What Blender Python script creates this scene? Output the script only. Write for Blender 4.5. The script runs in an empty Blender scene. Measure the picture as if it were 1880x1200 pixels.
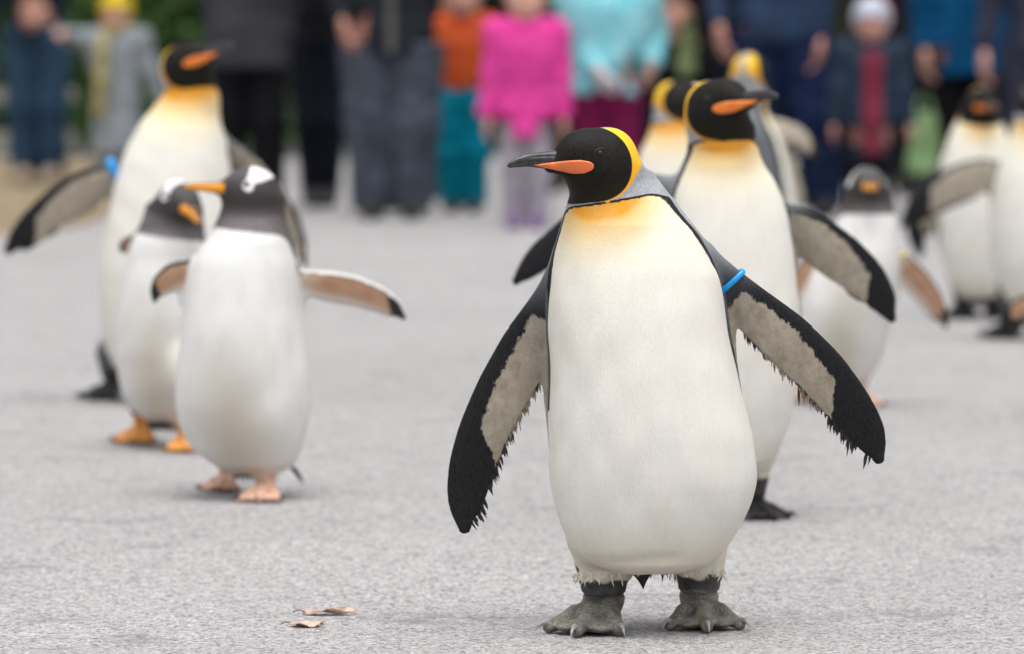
import bpy, math, random, time
import numpy as np
from math import radians as rad, sin, cos, pi
from mathutils import Vector

T0 = time.time()
random.seed(7)
RNG = np.random.default_rng(7)
sc = bpy.context.scene
COL = sc.collection

# ------------------------------------------------------------------ camera
PW, PH = 1880.0, 1200.0
LENS = 180.0
FPX = LENS / 36.0 * PW
CAMH = 1.055
HORIZON = 5.0
TH = math.atan((PH / 2 - HORIZON) / FPX)
cam_d = bpy.data.cameras.new('camera')
cam = bpy.data.objects.new('camera', cam_d)
COL.objects.link(cam)
cam_d.lens = LENS
cam_d.sensor_width = 36.0
cam_d.clip_start = 0.1
cam_d.clip_end = 3000
cam.location = (0, 0, CAMH)
cam.rotation_euler = (pi / 2 - TH, 0, 0)
cam_d.dof.use_dof = True
cam_d.dof.focus_distance = 8.42
cam_d.dof.aperture_fstop = 3.7
cam_d.dof.aperture_blades = 0
sc.camera = cam

# ------------------------------------------------------------------ sky, sun, exposure (overcast)
SUN_EL, SUN_AZ = rad(78), rad(10)
world = bpy.data.worlds.new('World')
sc.world = world
world.use_nodes = True
wn, wl = world.node_tree.nodes, world.node_tree.links
wn.clear()
wout = wn.new('ShaderNodeOutputWorld')
wbg = wn.new('ShaderNodeBackground')
sky = wn.new('ShaderNodeTexSky')
sky.sky_type = 'NISHITA'
sky.sun_disc = False
sky.sun_elevation = SUN_EL
sky.sun_rotation = SUN_AZ
sky.dust_density = 6.0
sky.air_density = 1.0
hs = wn.new('ShaderNodeHueSaturation')          # a grey, overcast sky
hs.inputs['Saturation'].default_value = 0.14
wl.new(sky.outputs[0], hs.inputs['Color'])
wl.new(hs.outputs[0], wbg.inputs['Color'])
wbg.inputs['Strength'].default_value = 0.145
wl.new(wbg.outputs[0], wout.inputs['Surface'])

sun_d = bpy.data.lights.new('sun', 'SUN')
sun_d.energy = 0.6
sun_d.angle = rad(40)
sun_d.color = (1.0, 0.97, 0.93)
sun = bpy.data.objects.new('sun', sun_d)
COL.objects.link(sun)
# light comes from the upper right, a little from behind the camera
sdir = Vector((sin(rad(8)) * cos(SUN_EL), -cos(rad(8)) * cos(SUN_EL), sin(SUN_EL)))
sun.rotation_euler = sdir.to_track_quat('Z', 'Y').to_euler()
sky.sun_rotation = math.atan2(sdir.x, sdir.y)

sc.view_settings.view_transform = 'Standard'
sc.view_settings.look = 'None'
sc.view_settings.exposure = 0.61
sc.view_settings.gamma = 1.0
sc.render.engine = 'CYCLES'
sc.cycles.use_denoising = True
sc.cycles.max_bounces = 6
sc.cycles.diffuse_bounces = 4
sc.cycles.caustics_reflective = False
sc.cycles.caustics_refractive = False


# ------------------------------------------------------------------ helpers: pixels of the picture <-> places in the world
FWD = np.array([0, cos(TH), -sin(TH)])
UPV = np.array([0, sin(TH), cos(TH)])
RGT = np.array([1.0, 0, 0])
CAM = np.array([0, 0, CAMH])


def ray(px, py):
    return FWD + RGT * ((px - PW / 2) / FPX) + UPV * ((PH / 2 - py) / FPX)


def ground(px, py):
    d = ray(px, py)
    return CAM + d * (CAMH / -d[2])


def on_plane(px, py, Y):
    d = ray(px, py)
    return CAM + d * (Y / d[1])


# ------------------------------------------------------------------ helpers: objects
def tag(o, label=None, cat=None, group=None, kind=None):
    if label: o['label'] = label
    if cat: o['category'] = cat
    if group: o['group'] = group
    if kind: o['kind'] = kind
    return o


def empty(name, loc, rz=0.0):
    o = bpy.data.objects.new(name, None)
    o.empty_display_size = 0.05
    COL.objects.link(o)
    o.location = loc
    o.rotation_euler = (0, 0, rz)
    return o


def mesh_obj(name, V, F, mat=None, parent=None, smooth=True, attrs=None):
    me = bpy.data.meshes.new(name)
    V = np.asarray(V, np.float32)
    if isinstance(F, np.ndarray) and F.ndim == 2:
        n, k = F.shape
        me.vertices.add(len(V))
        me.vertices.foreach_set('co', V.ravel())
        me.loops.add(n * k)
        me.loops.foreach_set('vertex_index', F.astype(np.int32).ravel())
        me.polygons.add(n)
        me.polygons.foreach_set('loop_start', np.arange(0, n * k, k, dtype=np.int32))
        me.update(calc_edges=True)
    else:
        me.from_pydata([tuple(v) for v in V], [], [tuple(f) for f in F])
        me.update()
    if smooth:
        me.polygons.foreach_set('use_smooth', np.ones(len(me.polygons), bool))
    if attrs:
        for k, a in attrs.items():
            a = np.asarray(a, np.float32)
            if a.ndim == 2:
                at = me.attributes.new(k, 'FLOAT_COLOR', 'POINT')
                at.data.foreach_set('color', np.concatenate([a, np.ones((len(a), 1), np.float32)], 1).ravel())
            else:
                at = me.attributes.new(k, 'FLOAT', 'POINT')
                at.data.foreach_set('value', a)
    if mat: me.materials.append(mat)
    o = bpy.data.objects.new(name, me)
    COL.objects.link(o)
    if parent is not None: o.parent = parent
    return o


# ------------------------------------------------------------------ helpers: surfaces from distance functions
def surface(fn, lo, hi, h, B=8, newton=2):
    lo = np.asarray(lo, float); hi = np.asarray(hi, float)
    nb = np.maximum(1, np.ceil((hi - lo) / (h * B)).astype(int))
    I = np.stack(np.meshgrid(*[np.arange(k) for k in nb], indexing='ij'), -1).reshape(-1, 3)
    dc = fn(lo + (I + 0.5) * B * h)
    near = np.abs(dc) < B * h * 1.0
    n = nb * B + 1
    F = np.full(n, 1.0, np.float32)
    C = np.where(dc < 0, -1.0, 1.0).astype(np.float32).reshape(nb)
    F[:-1, :-1, :-1] = C.repeat(B, 0).repeat(B, 1).repeat(B, 2)
    off = np.stack(np.meshgrid(*[np.arange(B + 1)] * 3, indexing='ij'), -1).reshape(-1, 3)
    L = I[near]
    for s in range(0, len(L), 600):
        ix = (L[s:s + 600, None, :] * B + off[None]).reshape(-1, 3)
        v = fn(lo + ix * h)
        F[ix[:, 0], ix[:, 1], ix[:, 2]] = v
    F[F == 0] = 1e-7
    S = F < 0
    cnt = np.zeros(n - 1, np.uint8)
    for a in (0, 1):
        for b in (0, 1):
            for c in (0, 1):
                cnt += S[a:n[0] - 1 + a, b:n[1] - 1 + b, c:n[2] - 1 + c]
    A = np.argwhere((cnt > 0) & (cnt < 8))
    corners = np.array([(a, b, c) for a in (0, 1) for b in (0, 1) for c in (0, 1)])
    vals = np.stack([F[A[:, 0] + c[0], A[:, 1] + c[1], A[:, 2] + c[2]] for c in corners], 1)
    acc = np.zeros((len(A), 3)); num = np.zeros(len(A))
    for i in range(8):
        for j in range(i + 1, 8):
            if np.abs(corners[i] - corners[j]).sum() != 1: continue
            f0, f1 = vals[:, i], vals[:, j]
            m = (f0 < 0) != (f1 < 0)
            t = f0[m] / (f0[m] - f1[m])
            acc[m] += corners[i] + t[:, None] * (corners[j] - corners[i])
            num[m] += 1
    P = lo + (A + acc / num[:, None]) * h
    vid = np.full(n - 1, -1, np.int32)
    vid[A[:, 0], A[:, 1], A[:, 2]] = np.arange(len(A))
    quads = []
    for ax in range(3):
        b, c = (ax + 1) % 3, (ax + 2) % 3
        sl0 = [slice(None)] * 3; sl1 = [slice(None)] * 3
        sl0[ax] = slice(0, -1); sl1[ax] = slice(1, None)
        s0, s1 = S[tuple(sl0)], S[tuple(sl1)]
        E = np.argwhere(s0 != s1)
        E = E[(E[:, b] > 0) & (E[:, c] > 0) & (E[:, b] < n[b] - 1) & (E[:, c] < n[c] - 1)]
        ins = s0[E[:, 0], E[:, 1], E[:, 2]]
        q = []
        for db, dc_ in ((-1, -1), (0, -1), (0, 0), (-1, 0)):
            e = E.copy(); e[:, b] += db; e[:, c] += dc_
            q.append(vid[e[:, 0], e[:, 1], e[:, 2]])
        q = np.stack(q, 1)
        q[~ins] = q[~ins][:, ::-1]
        quads.append(q)
    Q = np.concatenate(quads)
    Q = Q[(Q >= 0).all(1)]
    eps = h * 0.3
    for _ in range(newton):
        d = fn(P)
        g = np.stack([(fn(P + np.eye(3)[k] * eps) - d) / eps for k in range(3)], 1)
        g2 = np.maximum((g * g).sum(1), 0.04)
        st = g * (d / g2)[:, None]
        ln = np.linalg.norm(st, axis=1)
        st *= np.minimum(1, 0.8 * h / np.maximum(ln, 1e-9))[:, None]
        P = P - st
    return P, Q


def smin(a, b, k):
    h = np.maximum(k - np.abs(a - b), 0) / k
    return np.minimum(a, b) - h * h * k * 0.25


def ell(P, c, r, M=None):
    q = P - np.asarray(c)
    if M is not None: q = q @ np.asarray(M).T
    r = np.asarray(r, float)
    k0 = np.linalg.norm(q / r, axis=1)
    k1 = np.linalg.norm(q / (r * r), axis=1) + 1e-9
    return np.maximum(k0, 1e-6) * (k0 - 1) / k1


def cone(P, a, b, ra, rb):
    a = np.asarray(a, float); b = np.asarray(b, float)
    ab = b - a
    t = np.clip(((P - a) @ ab) / (ab @ ab), 0, 1)
    return np.linalg.norm(P - a - t[:, None] * ab, axis=1) - (ra + (rb - ra) * t)


def chain(P, pts, rs, k=0.0):
    d = None
    for i in range(len(pts) - 1):
        e = cone(P, pts[i], pts[i + 1], rs[i], rs[i + 1])
        d = e if d is None else (smin(d, e, k) if k else np.minimum(d, e))
    return d


def bounded(P, lo, hi, f, margin=0.06):
    """f evaluated only near its box; farther off the distance to the box stands in"""
    lo = np.asarray(lo); hi = np.asarray(hi)
    q = np.maximum(np.maximum(lo - P, P - hi), 0)
    db = np.linalg.norm(q, axis=1)
    out = db + 0.02
    m = db < margin
    if m.any(): out[m] = f(P[m])
    return out


def smooth_table(keys, cols, n=160, sig=3.0):
    keys = np.asarray(keys, float)
    o = np.argsort(keys)
    z = np.linspace(keys.min(), keys.max(), n)
    ker = np.exp(-0.5 * (np.arange(-12, 13) / sig) ** 2); ker /= ker.sum()
    out = []
    for c in cols:
        v = np.interp(z, keys[o], np.asarray(c, float)[o])
        vp = np.concatenate([2 * v[0] - v[12:0:-1], v, 2 * v[-1] - v[-2:-14:-1]])
        out.append(np.convolve(vp, ker, 'valid'))
    return z, out


def vnoise(P, f, seed=0):
    """cheap smooth 3d noise in -1..1"""
    r = np.random.default_rng(seed)
    o = np.zeros(len(P))
    for i in range(5):
        k = r.normal(size=3); k /= np.linalg.norm(k)
        o += np.sin(P @ (k * f * (0.7 + 0.6 * r.random())) + r.random() * 6.28)
    return o / 3.2


# ------------------------------------------------------------------ helpers: materials
class NT:
    def __init__(self, name):
        self.m = bpy.data.materials.new(name)
        self.m.use_nodes = True
        self.n, self.l = self.m.node_tree.nodes, self.m.node_tree.links
        self.bsdf = self.n['Principled BSDF']
        self.tc = None

    def set(self, sock, v):
        s = self.bsdf.inputs[sock]
        if hasattr(v, 'is_output'): self.l.new(v, s)
        else: s.default_value = v if not isinstance(v, tuple) else (*v, 1.0)[:len(s.default_value)]

    def coord(self, scale=(1, 1, 1), rot=(0, 0, 0)):
        if self.tc is None: self.tc = self.n.new('ShaderNodeTexCoord')
        mp = self.n.new('ShaderNodeMapping')
        mp.inputs['Scale'].default_value = scale
        mp.inputs['Rotation'].default_value = rot
        self.l.new(self.tc.outputs['Object'], mp.inputs['Vector'])
        return mp.outputs[0]

    def noise(self, scale, detail=3, rough=0.55, vec=None, color=False):
        t = self.n.new('ShaderNodeTexNoise')
        t.inputs['Scale'].default_value = scale
        t.inputs['Detail'].default_value = detail
        t.inputs['Roughness'].default_value = rough
        self.l.new(vec if vec is not None else self.coord(), t.inputs['Vector'])
        return t.outputs['Color' if color else 'Fac']

    def voro(self, scale, vec=None, feature='F1', out='Color', rnd=1.0):
        t = self.n.new('ShaderNodeTexVoronoi')
        t.feature = feature
        t.inputs['Scale'].default_value = scale
        t.inputs['Randomness'].default_value = rnd
        self.l.new(vec if vec is not None else self.coord(), t.inputs['Vector'])
        return t.outputs[out]

    def attr(self, name, color=False):
        a = self.n.new('ShaderNodeAttribute')
        a.attribute_name = name
        return a.outputs['Color' if color else 'Fac']

    def math(self, op, a, b=0.0, clamp=False):
        t = self.n.new('ShaderNodeMath'); t.operation = op; t.use_clamp = clamp
        for i, v in enumerate((a, b)):
            if hasattr(v, 'is_output'): self.l.new(v, t.inputs[i])
            else: t.inputs[i].default_value = v
        return t.outputs[0]

    def rng(self, v, a, b, c=0.0, d=1.0, smooth=False):
        t = self.n.new('ShaderNodeMapRange')
        t.interpolation_type = 'SMOOTHSTEP' if smooth else 'LINEAR'
        self.l.new(v, t.inputs['Value'])
        for k, x in zip(('From Min', 'From Max', 'To Min', 'To Max'), (a, b, c, d)):
            t.inputs[k].default_value = x
        return t.outputs['Result']

    def mix(self, f, a, b, mode='MIX'):
        t = self.n.new('ShaderNodeMix'); t.data_type = 'RGBA'; t.blend_type = mode
        for s, v in ((t.inputs['Factor'], f), (t.inputs[6], a), (t.inputs[7], b)):
            if hasattr(v, 'is_output'): self.l.new(v, s)
            else: s.default_value = v if not isinstance(v, tuple) else (*v, 1.0)
        return t.outputs[2]

    def bump(self, h, strength=0.5, dist=0.002, normal=None):
        t = self.n.new('ShaderNodeBump')
        t.inputs['Strength'].default_value = strength
        t.inputs['Distance'].default_value = dist
        self.l.new(h, t.inputs['Height'])
        if normal is not None: self.l.new(normal, t.inputs['Normal'])
        self.l.new(t.outputs[0], self.bsdf.inputs['Normal'])
        return t.outputs[0]


def simple(name, col, col2=None, scale=40, rough=0.6, spec=0.4, bump=0.0, bdist=0.002, detail=4, sheen=0.0):
    t = NT(name)
    if col2 is None: col2 = tuple(c * 0.75 for c in col)
    nz = t.noise(scale, detail)
    t.set('Base Color', t.mix(t.rng(nz, 0.3, 0.7), col2, col))
    t.set('Roughness', rough)
    t.set('Specular IOR Level', spec)
    if sheen: t.set('Sheen Weight', sheen)
    if bump: t.bump(nz, bump, bdist)
    return t.m


# ================================================================== GROUND
def asphalt():
    t = NT('worn_light_asphalt')
    fine = t.voro(290, out='Color')
    fsep = t.n.new('ShaderNodeSeparateColor'); t.l.new(fine, fsep.inputs[0])
    dist = t.voro(290, out='Distance')
    med = t.voro(135, out='Color')
    msep = t.n.new('ShaderNodeSeparateColor'); t.l.new(med, msep.inputs[0])
    big = t.noise(0.9, 4, 0.6)
    mid = t.noise(14, 5, 0.65)
    base = t.mix(t.rng(fsep.outputs[0], 0.0, 1.0), (0.28, 0.270, 0.272), (0.75, 0.729, 0.731))
    base = t.mix(t.rng(msep.outputs[1], 0.76, 0.92), base, (0.76, 0.74, 0.74))
    base = t.mix(t.rng(msep.outputs[2], 0.82, 0.94, 0, 0.85), base, (0.10, 0.096, 0.096))
    base = t.mix(t.rng(dist, 0.35, 0.75, 0.0, 0.6), base, (0.15, 0.144, 0.144))
    base = t.mix(t.rng(mid, 0.42, 0.70, 0.0, 0.34), base, (0.25, 0.24, 0.24))
    base = t.mix(t.rng(big, 0.35, 0.7, 0.0, 0.22), base, (0.24, 0.225, 0.23))
    spot = t.noise(3.6, 3, 0.55)
    base = t.mix(t.math('MULTIPLY', t.rng(spot, 0.60, 0.68), t.rng(mid, 0.38, 0.58, 0.0, 0.42)), base, (0.10, 0.098, 0.10))
    base = t.mix(t.rng(t.noise(0.35, 3, 0.5, t.coord((1, 0.35, 1))), 0.5, 0.66, 0.0, 0.22), base, (0.22, 0.205, 0.20))
    t.set('Base Color', base)
    t.set('Roughness', 0.75)
    t.set('Specular IOR Level', 0.35)
    hsum = t.math('ADD', t.math('MULTIPLY', dist, -0.7), t.math('MULTIPLY', fsep.outputs[1], 0.55))
    t.bump(hsum, 0.85, 0.0045)
    return t.m


M_ASPH = asphalt()
mesh_obj('asphalt_ground', [(-700, -40, 0), (700, -40, 0), (700, 1500, 0), (-700, 1500, 0)], [(0, 1, 2, 3)], M_ASPH, smooth=False)
tag(bpy.data.objects['asphalt_ground'], kind='structure')


# ================================================================== PENGUINS
def king_material(name, bright=True):
    t = NT(name)
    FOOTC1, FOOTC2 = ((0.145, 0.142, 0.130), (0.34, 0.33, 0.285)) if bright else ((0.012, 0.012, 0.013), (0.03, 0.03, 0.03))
    fv = t.coord((1, 1, 0.28))
    fine = t.noise(420, 2, 0.6, fv)
    edge = t.noise(150, 3, 0.6, t.coord((1, 1, 0.35)))
    wob = t.math('MULTIPLY', t.math('SUBTRACT', edge, 0.5), 0.010)

    def mask(a, w=0.0012, o=0.0):
        return t.rng(t.math('ADD', t.attr(a), wob), o - w, o + w)

    outer = t.attr('outer', True)
    speck = t.noise(260, 2, 0.7)
    outer = t.mix(t.rng(speck, 0.35, 0.7, 0, 0.35), outer, (0.05, 0.055, 0.065))
    blackf = t.mix(t.rng(fine, 0.35, 0.7), (0.008, 0.0085, 0.010), (0.022, 0.023, 0.026))
    c = t.mix(mask('bib', 0.0015, -0.018), outer, blackf)
    inner = t.attr('inner', True)
    inner = t.mix(t.rng(fine, 0.3, 0.75, 0.0, 0.13), inner, (0.40, 0.385, 0.35))
    streak = t.noise(46, 4, 0.62, t.coord((1, 1, 0.22), (0, 0.25, 0)))
    inner = t.mix(t.rng(streak, 0.42, 0.72, 0.0, 0.16), inner, (0.58, 0.54, 0.45))
    stain = t.noise(11, 4, 0.6, t.coord((1, 1, 0.7)))
    inner = t.mix(t.rng(stain, 0.56, 0.74, 0.0, 0.26), inner, (0.62, 0.56, 0.42))
    c = t.mix(mask('bib', 0.0012), c, inner)
    # flipper: dark, with the pale bare underside
    fl = t.mix(t.rng(fine, 0.35, 0.72), (0.007, 0.0073, 0.0085), (0.020, 0.021, 0.024))
    fl = t.mix(t.attr('froot'), fl, outer)
    pm = t.noise(38, 6, 0.7)
    ps = t.noise(120, 4, 0.7, t.coord((1, 1, 0.6)))
    pc = t.mix(t.rng(pm, 0.32, 0.70), (0.46, 0.415, 0.34), (0.27, 0.22, 0.16))
    pc = t.mix(t.math('MULTIPLY', t.attr('pale'), t.rng(t.noise(24, 4, 0.6), 0.35, 0.6)), pc, (0.26, 0.215, 0.155))
    pc = t.mix(t.rng(ps, 0.42, 0.72, 0, 0.55), pc, (0.44, 0.41, 0.355))
    pc = t.mix(t.rng(t.noise(300, 3, 0.8), 0.58, 0.75, 0, 0.35), pc, (0.09, 0.07, 0.05))
    wob2 = t.math('MULTIPLY', t.math('SUBTRACT', t.noise(45, 4, 0.65), 0.5), 0.024)
    strk = t.math('MULTIPLY', t.math('SUBTRACT', t.noise(260, 2, 0.6, t.coord((1, 1, 0.3))), 0.5), 0.010)
    pmask = t.rng(t.math('ADD', t.math('ADD', t.attr('patch'), wob2), strk), -0.002, 0.002)
    fl = t.mix(pmask, fl, pc)
    c = t.mix(t.rng(t.attr('flip'), -0.002, 0.002), c, fl)
    # legs and feet
    legn = t.noise(70, 4, 0.65)
    leg = t.mix(t.rng(legn, 0.3, 0.7), (0.042, 0.041, 0.043), (0.10, 0.096, 0.096))
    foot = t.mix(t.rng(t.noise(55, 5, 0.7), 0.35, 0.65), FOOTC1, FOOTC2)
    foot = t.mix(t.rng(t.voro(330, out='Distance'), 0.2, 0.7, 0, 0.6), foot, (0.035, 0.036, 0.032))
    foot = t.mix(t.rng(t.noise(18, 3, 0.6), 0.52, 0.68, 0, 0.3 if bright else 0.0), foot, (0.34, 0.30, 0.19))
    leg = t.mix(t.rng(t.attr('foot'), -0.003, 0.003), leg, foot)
    c = t.mix(t.rng(t.attr('leg'), -0.002, 0.002), c, leg)
    yel = t.mix(t.attr('eargrad'), (0.86, 0.53, 0.03), (0.86, 0.36, 0.012))
    c = t.mix(mask('ear', 0.0008), c, yel)
    hoodc = t.mix(t.rng(fine, 0.35, 0.7), (0.006, 0.0055, 0.005), (0.016, 0.015, 0.0135))
    hoodc = t.mix(t.attr('throat'), hoodc, (0.014, 0.013, 0.004))
    c = t.mix(t.rng(t.attr('hood'), -0.0008, 0.0008), c, hoodc)
    t.set('Base Color', c)
    t.set('Roughness', t.rng(t.attr('hood'), -0.001, 0.001, 0.65, 0.58))
    t.set('Specular IOR Level', t.rng(t.attr('hood'), -0.001, 0.001, 0.20, 0.13))
    t.set('Sheen Weight', 0.0)
    scal = t.voro(300, t.coord((1, 1, 0.45), (0, 0.2, 0)), out='Distance')
    hb = t.math('ADD', fine, t.math('MULTIPLY', scal, -0.9))
    hb = t.math('ADD', hb, t.math('MULTIPLY', streak, 3.5))
    t.bump(hb, 0.24, 0.0014)
    return t.m


def gentoo_material(name, footc, footc2):
    t = NT(name)
    fv = t.coord((1, 1, 0.3))
    fine = t.noise(420, 2, 0.6, fv)
    wob = t.math('MULTIPLY', t.math('SUBTRACT', t.noise(140, 3, 0.6), 0.5), 0.008)
    outer = t.attr('outer', True)
    outer = t.mix(t.rng(t.noise(150, 3, 0.7), 0.3, 0.7, 0, 0.45), outer, (0.035, 0.033, 0.036))
    inner = t.attr('inner', True)
    inner = t.mix(t.rng(fine, 0.3, 0.75, 0, 0.12), inner, (0.42, 0.40, 0.37))
    streak = t.noise(30, 4, 0.65, t.coord((1, 1, 0.35), (0, 0.25, 0)))
    inner = t.mix(t.rng(streak, 0.45, 0.7, 0.0, 0.28), inner, (0.55, 0.50, 0.41))
    c = t.mix(t.rng(t.math('ADD', t.attr('bib'), wob), -0.002, 0.002), outer, inner)
    fl = t.mix(t.rng(fine, 0.3, 0.7), (0.010, 0.010, 0.011), (0.03, 0.03, 0.032))
    pc = t.mix(t.rng(t.noise(30, 4, 0.6), 0.35, 0.65), (0.36, 0.20, 0.125), (0.44, 0.27, 0.17))
    pc = t.mix(t.attr('pale'), pc, (0.66, 0.62, 0.58))
    fl = t.mix(t.rng(t.attr('patch'), -0.003, 0.003), fl, pc)
    fl = t.mix(t.rng(t.attr('rim'), -0.001, 0.001), fl, (0.72, 0.70, 0.67))
    c = t.mix(t.rng(t.attr('flip'), -0.002, 0.002), c, fl)
    ft = t.mix(t.rng(t.noise(60, 4, 0.6), 0.35, 0.65), footc, footc2)
    c = t.mix(t.rng(t.attr('leg'), -0.002, 0.002), c, ft)
    c = t.mix(t.rng(t.math('ADD', t.attr('cap'), wob), -0.002, 0.002), c, (0.80, 0.80, 0.79))
    t.set('Base Color', c)
    t.set('Roughness', 0.6)
    t.set('Specular IOR Level', 0.22)
    t.set('Sheen Weight', 0.0)
    t.bump(fine, 0.4, 0.002)
    return t.m


M_KING = king_material('king_penguin_plumage')
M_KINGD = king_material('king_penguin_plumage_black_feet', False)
M_GENT = gentoo_material('gentoo_plumage', (0.62, 0.34, 0.24), (0.74, 0.50, 0.38))
M_GENT_O = gentoo_material('gentoo_plumage_orange_feet', (0.62, 0.24, 0.045), (0.74, 0.36, 0.11))
M_BILL = simple('dark_horn', (0.045, 0.045, 0.048), (0.014, 0.014, 0.016), 90, 0.32, 0.5, 0.25, 0.001)
M_PLATE = simple('orange_bill_plate', (0.80, 0.19, 0.055), (0.70, 0.15, 0.04), 60, 0.38, 0.5, 0.1, 0.0005)
M_PLATE2 = simple('orange_bill_plate_bright', (0.86, 0.25, 0.035), (0.72, 0.17, 0.02), 60, 0.4, 0.5)
M_GBILL = simple('gentoo_orange_bill', (0.86, 0.36, 0.02), (0.76, 0.27, 0.012), 60, 0.42, 0.5)
M_CLAW = simple('grey_claw', (0.36, 0.37, 0.38), (0.17, 0.175, 0.18), 150, 0.35, 0.5)
M_CLAWD = simple('dark_claw', (0.04, 0.04, 0.04), (0.02, 0.02, 0.02), 150, 0.4, 0.5)
M_EYE = simple('dark_brown_eye', (0.020, 0.011, 0.007), (0.012, 0.007, 0.005), 300, 0.3, 0.25)
M_PUP = simple('black_pupil', (0.003, 0.003, 0.003), None, 50, 0.12, 0.5)
M_LID = simple('eyelid_skin', (0.020, 0.020, 0.020), (0.012, 0.012, 0.012), 400, 0.6, 0.4)
M_LIDW = simple('white_eyelid_feathers', (0.36, 0.35, 0.35), (0.25, 0.24, 0.25), 300, 0.7, 0.3)
M_BAND = simple('blue_plastic_band', (0.012, 0.36, 0.83), (0.010, 0.32, 0.78), 30, 0.35, 0.5)
M_BANDY = simple('yellow_plastic_band', (0.70, 0.62, 0.12), None, 30, 0.4, 0.5)
M_FRD = simple('dark_fringe_feather', (0.03, 0.03, 0.032), (0.012, 0.012, 0.013), 300, 0.6, 0.3)
M_FRW = simple('white_down_feather', (0.74, 0.71, 0.62), (0.6, 0.56, 0.46), 200, 0.7, 0.3)
M_TAIL = simple('dark_tail_feather', (0.03, 0.032, 0.03), (0.014, 0.014, 0.014), 200, 0.6, 0.3)


def frame_from(yaw, pitch, roll=0.0):
    """head frame, yaw 0 looks at the camera (-Y), positive to the picture's right"""
    f = np.array([sin(yaw) * cos(pitch), -cos(yaw) * cos(pitch), sin(pitch)])
    up0 = np.array([0, 0, 1.0])
    s = np.cross(f, up0); s /= np.linalg.norm(s)
    u = np.cross(s, f)
    s2 = s * cos(roll) + u * sin(roll)
    u2 = np.cross(s2, f)
    return f, u2, s2


class Flipper:
    def __init__(self, pts, hc, thick, N, lead_hint):
        pts = np.asarray(pts, float)
        seg = np.r_[0, np.cumsum(np.linalg.norm(np.diff(pts, axis=0), axis=1))]
        self.L = seg[-1]
        n = 44
        u = np.linspace(0, 1, n)
        zz, cols = smooth_table(seg / seg[-1], [pts[:, 0], pts[:, 1], pts[:, 2]], n, 1.6)
        self.C = np.stack(cols, 1)
        self.u = u
        self.hc = np.interp(u, seg / seg[-1], hc)
        ker = np.array([1, 2, 3, 2, 1.]) / 9
        self.hc = np.convolve(np.r_[self.hc[0], self.hc[0], self.hc, self.hc[-1], self.hc[-1]], ker, 'valid')
        self.hc = np.maximum(self.hc, 0.004)
        self.ht = np.interp(u, [0, 0.15, 0.5, 0.85, 1], np.array([1.5, 1.1, 0.85, 0.6, 0.4]) * thick)
        self.T = np.gradient(self.C, axis=0); self.T /= np.linalg.norm(self.T, axis=1)[:, None]
        N = np.asarray(N, float)
        N = N[None] - (self.T @ N)[:, None] * self.T
        self.N = N / np.linalg.norm(N, axis=1)[:, None]
        self.V = np.cross(self.N, self.T)
        if self.V[n // 3] @ np.asarray(lead_hint) < 0: self.V = -self.V
        m = self.hc.max() + 0.01
        self.lo = self.C.min(0) - m; self.hi = self.C.max(0) + m

    def local(self, P):
        out = np.zeros((len(P), 5))
        C32 = self.C.astype(np.float32)
        for s in range(0, len(P), 40000):
            p = P[s:s + 40000]
            d2 = ((p.astype(np.float32)[:, None, :] - C32[None]) ** 2).sum(2)
            i = d2.argmin(1)
            q = p - self.C[i]
            along = (q * self.T[i]).sum(1)
            ds = self.L / (len(self.u) - 1)
            fi = np.clip(i + along / ds, 0, len(self.u) - 1)
            i0 = np.minimum(fi.astype(int), len(self.u) - 2); fr = fi - i0

            def lerp(A): return A[i0] * (1 - fr)[:, None] + A[i0 + 1] * fr[:, None] if A.ndim == 2 else A[i0] * (1 - fr) + A[i0 + 1] * fr
            q = p - lerp(self.C)
            v = (q * lerp(self.V)).sum(1); w = (q * lerp(self.N)).sum(1); a = (q * lerp(self.T)).sum(1)
            out[s:s + 40000] = np.stack([fi / (len(self.u) - 1), v, w, a, np.zeros(len(p))], 1)
        return out

    def sdf(self, P):
        def f(p):
            l = self.local(p)
            hc = np.interp(l[:, 0], self.u, self.hc); ht = np.interp(l[:, 0], self.u, self.ht)
            vv = l[:, 1] / hc
            # thicker leading edge, thin trailing edge
            tt = ht * np.clip(0.72 + 0.35 * vv, 0.25, 1.1)
            rho = np.sqrt(vv ** 2 + (l[:, 2] / tt) ** 2 + (l[:, 3] / np.maximum(ht, 0.006)) ** 2)
            return (rho - 1) * np.minimum(tt * 1.3, hc) * 0.9
        return bounded(P, self.lo, self.hi, f)


def blade(V, F, base, tip, side, w, curl=None):
    """a small pointed feather: two quads and a tip, folded along the middle"""
    b = np.asarray(base); t = np.asarray(tip); s = np.asarray(side)
    m = b * 0.45 + t * 0.55 + (0 if curl is None else np.asarray(curl))
    n = np.cross(t - b, s); n /= (np.linalg.norm(n) + 1e-9)
    i = len(V)
    V += [b - s * w * 0.7, b + n * w * 0.25, b + s * w * 0.7, m - s * w, m + n * w * 0.3, m + s * w, t]
    F += [(i, i + 1, i + 4, i + 3), (i + 1, i + 2, i + 5, i + 4), (i + 3, i + 4, i + 6), (i + 4, i + 5, i + 6)]


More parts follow.
